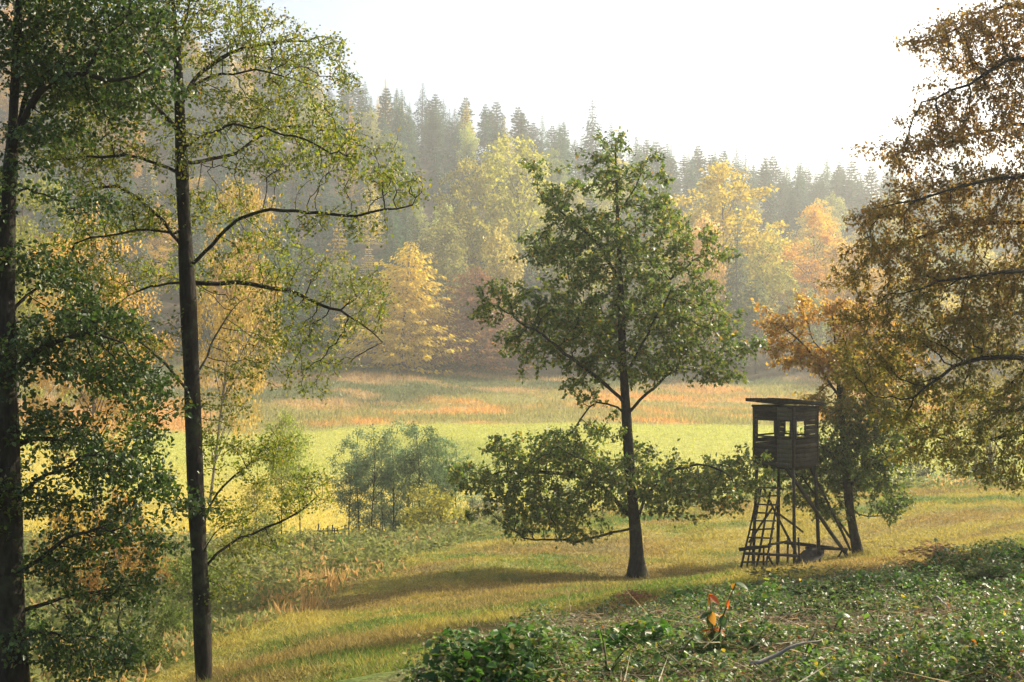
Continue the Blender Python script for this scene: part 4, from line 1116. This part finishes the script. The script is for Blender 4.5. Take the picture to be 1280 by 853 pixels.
def leafy_plant(u, d, h, nl, size, cols, w, name, label, cat, spread=.5, group=None):
    x = (u - CU) / F * d; z = float(H(x, d))
    root = thing(name, label, cat, (x, d, z), group)
    T = Tubes(); tips = []
    for s in range(3):
        a = rng.random() * 6.28; e = np.array([math.cos(a) * spread * h * .6, math.sin(a) * spread * h * .6, h * (1 - .25 * s)])
        pts = resample([(0, 0, -.05), tuple(e * np.array([.3, .3, .55])), tuple(e)], h / 5); T.add(pts, np.linspace(.008, .003, len(pts)), 5); tips.append(pts)
    obj('stem', T.mesh('stem', M_STEM), root)
    for i in range(nl):
        pts = tips[i % 3]; t = .25 + .75 * rng.random(); q = pts[min(len(pts) - 1, int(t * len(pts)))]
        o = obj('leaf', LEAFM[rng.integers(3)], root)
        a = rng.random() * 6.28; o.location = tuple(q); s = size * (.7 + .6 * rng.random()); o.scale = (s, s, s)
        o.rotation_euler = (rng.normal() * .45 - .55, rng.normal() * .4, a)
        o.color = (*pal(cols, w, 1)[0], 1)
M_STEM = noise_mat('green_stem', (.06, .08, .03), (.16, .13, .06), 8)
GRN = [(.07, .12, .03), (.10, .17, .035), (.16, .21, .05), (.34, .32, .06)]
def vd(u, v):
    """distance at which the sight line through a photo pixel meets the ground"""
    ds = np.geomspace(4, 80, 500); zz = (CV - v) / F * ds; g = H((u - CU) / F * ds, ds)
    i = np.nonzero(zz < g)[0]; return float(ds[i[0]]) if len(i) else 30.0
leafy_plant(893, vd(893, 825), .44, 36, .066, [(.44, .12, .03), (.46, .22, .06), (.06, .10, .03), (.09, .15, .035)], [4, 3, 2, 2], 'seedling', 'knee high seedling with bright red and orange leaves among the brambles', 'plant', .5)
leafy_plant(1172, vd(1172, 722), .55, 40, .05, [(.22, .24, .17), (.12, .16, .07), (.30, .30, .24)], [3, 3, 1], 'weed_plant', 'tall pale flowering weed on top of the bramble mound', 'plant', .35)
pl = [(845, 838, 'broad green leaved bramble left of the red seedling'), (945, 815, 'yellow green leaved bramble right of the red seedling'), (1040, 800, 'bramble shoot with a yellow leaf below the dark hollow'), (1105, 806, 'bright green bramble in the middle of the mound'), (1000, 842, 'leafy bramble at the bottom edge of the mound'), (1200, 815, 'bramble shoot right of the bright green bramble'), (760, 845, 'small bramble near the lower edge left of the red seedling'),
      (1250, 780, 'bramble shoot close to the right edge'), (1170, 765, 'fresh bramble shoot on the upper mound'), (960, 765, 'green bramble shoot left of the dark hollow'), (1240, 845, 'low bramble in the bottom right corner'), (700, 825, 'bramble shoot near the left end of the mound'), (900, 762, 'small bramble above the red seedling'), (1120, 845, 'leafy bramble beside the long stick')]
for i, (u, v, lab) in enumerate(pl):
    leafy_plant(u, vd(u, v), .12 + .12 * rng.random(), 15, .052, GRN, [3, 4, 3, .8 if i % 3 else 2], 'bramble_plant', lab, 'bramble', .9, 'bramble shoots on the mound')
for u, v, hp, wp, cc, lab in [(1050, 778, 44, 125, C3(.035, .05, .02), 'dark leaved bramble mound with a dark hollow in the middle of the foreground'), (1180, 708, 22, 110, C3(.22, .14, .08), 'brown withered heap on the mound near the right edge'), (855, 765, 26, 70, C3(.10, .13, .05), 'small green bramble mound at the edge of the grass'), (790, 756, 14, 80, C3(.20, .12, .06), 'low reddish brown heap at the edge of the grass'), (1240, 736, 28, 90, C3(.12, .13, .06), 'bramble mound at the right edge'), (985, 730, 18, 90, C3(.13, .12, .06), 'low bramble mound in front of the ladder')]:
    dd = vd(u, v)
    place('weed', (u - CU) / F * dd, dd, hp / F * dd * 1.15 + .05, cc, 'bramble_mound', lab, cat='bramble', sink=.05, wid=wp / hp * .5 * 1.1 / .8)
for u, v, du, dv, lab in [(1150, 842, 120, -18, 'long bare stick lying at the bottom right'), (860, 775, 60, 50, 'thin dry stick leaning right of the red seedling'), (1000, 775, -60, -4, 'thin pale stick left of the dark hollow'), (1165, 755, 20, 30, 'short pale stick on the middle of the mound'), (940, 850, 90, -12, 'grey stick near the lower edge of the mound')]:
    d0, d1 = vd(u, v), vd(u + du, v + dv)
    a = P(u, v, d0); b = P(u + du, v + dv, d1); a[2] = H(a[0], a[1]) + .06; b[2] = H(b[0], b[1]) + .14
    pts = resample([a, (a + b) / 2 + np.array([0, 0, .03]), b], np.linalg.norm(b - a) / 8); pts = pts + rng.normal(size=pts.shape) * .008
    T = Tubes(); T.add(pts - a, np.linspace(.011, .005, len(pts)), 6)
    o = obj('stick', T.mesh('stick', M_BARK_PALE), None, tuple(a)); o['label'] = lab; o['category'] = 'stick'

# ------------------------------------------------------------------ air
def build_haze():
    m, n, out = new_mat('haze_air')
    pv = n.nodes.new('ShaderNodeVolumePrincipled')
    pv.inputs['Color'].default_value = (.93, .97, .95, 1); pv.inputs['Density'].default_value = HAZE_DENSITY; pv.inputs['Anisotropy'].default_value = .45
    n.links.new(pv.outputs[0], out.inputs['Volume'])
    lo = GV.min(0); hi = GV.max(0)
    top = hi[2] + 34.0
    a = np.array([lo[0] - 3, lo[1] - 3, lo[2] - 1]); b = np.array([hi[0] + 3, hi[1] + 3, top])
    T = Tubes(); T.box((a + b) / 2, np.eye(3), (b - a) / 2)
    o = obj('haze', T.mesh('haze', m, False)); o['kind'] = 'stuff'; o['label'] = 'thin bright morning haze filling the valley'
    print('haze', a, b)
build_haze()
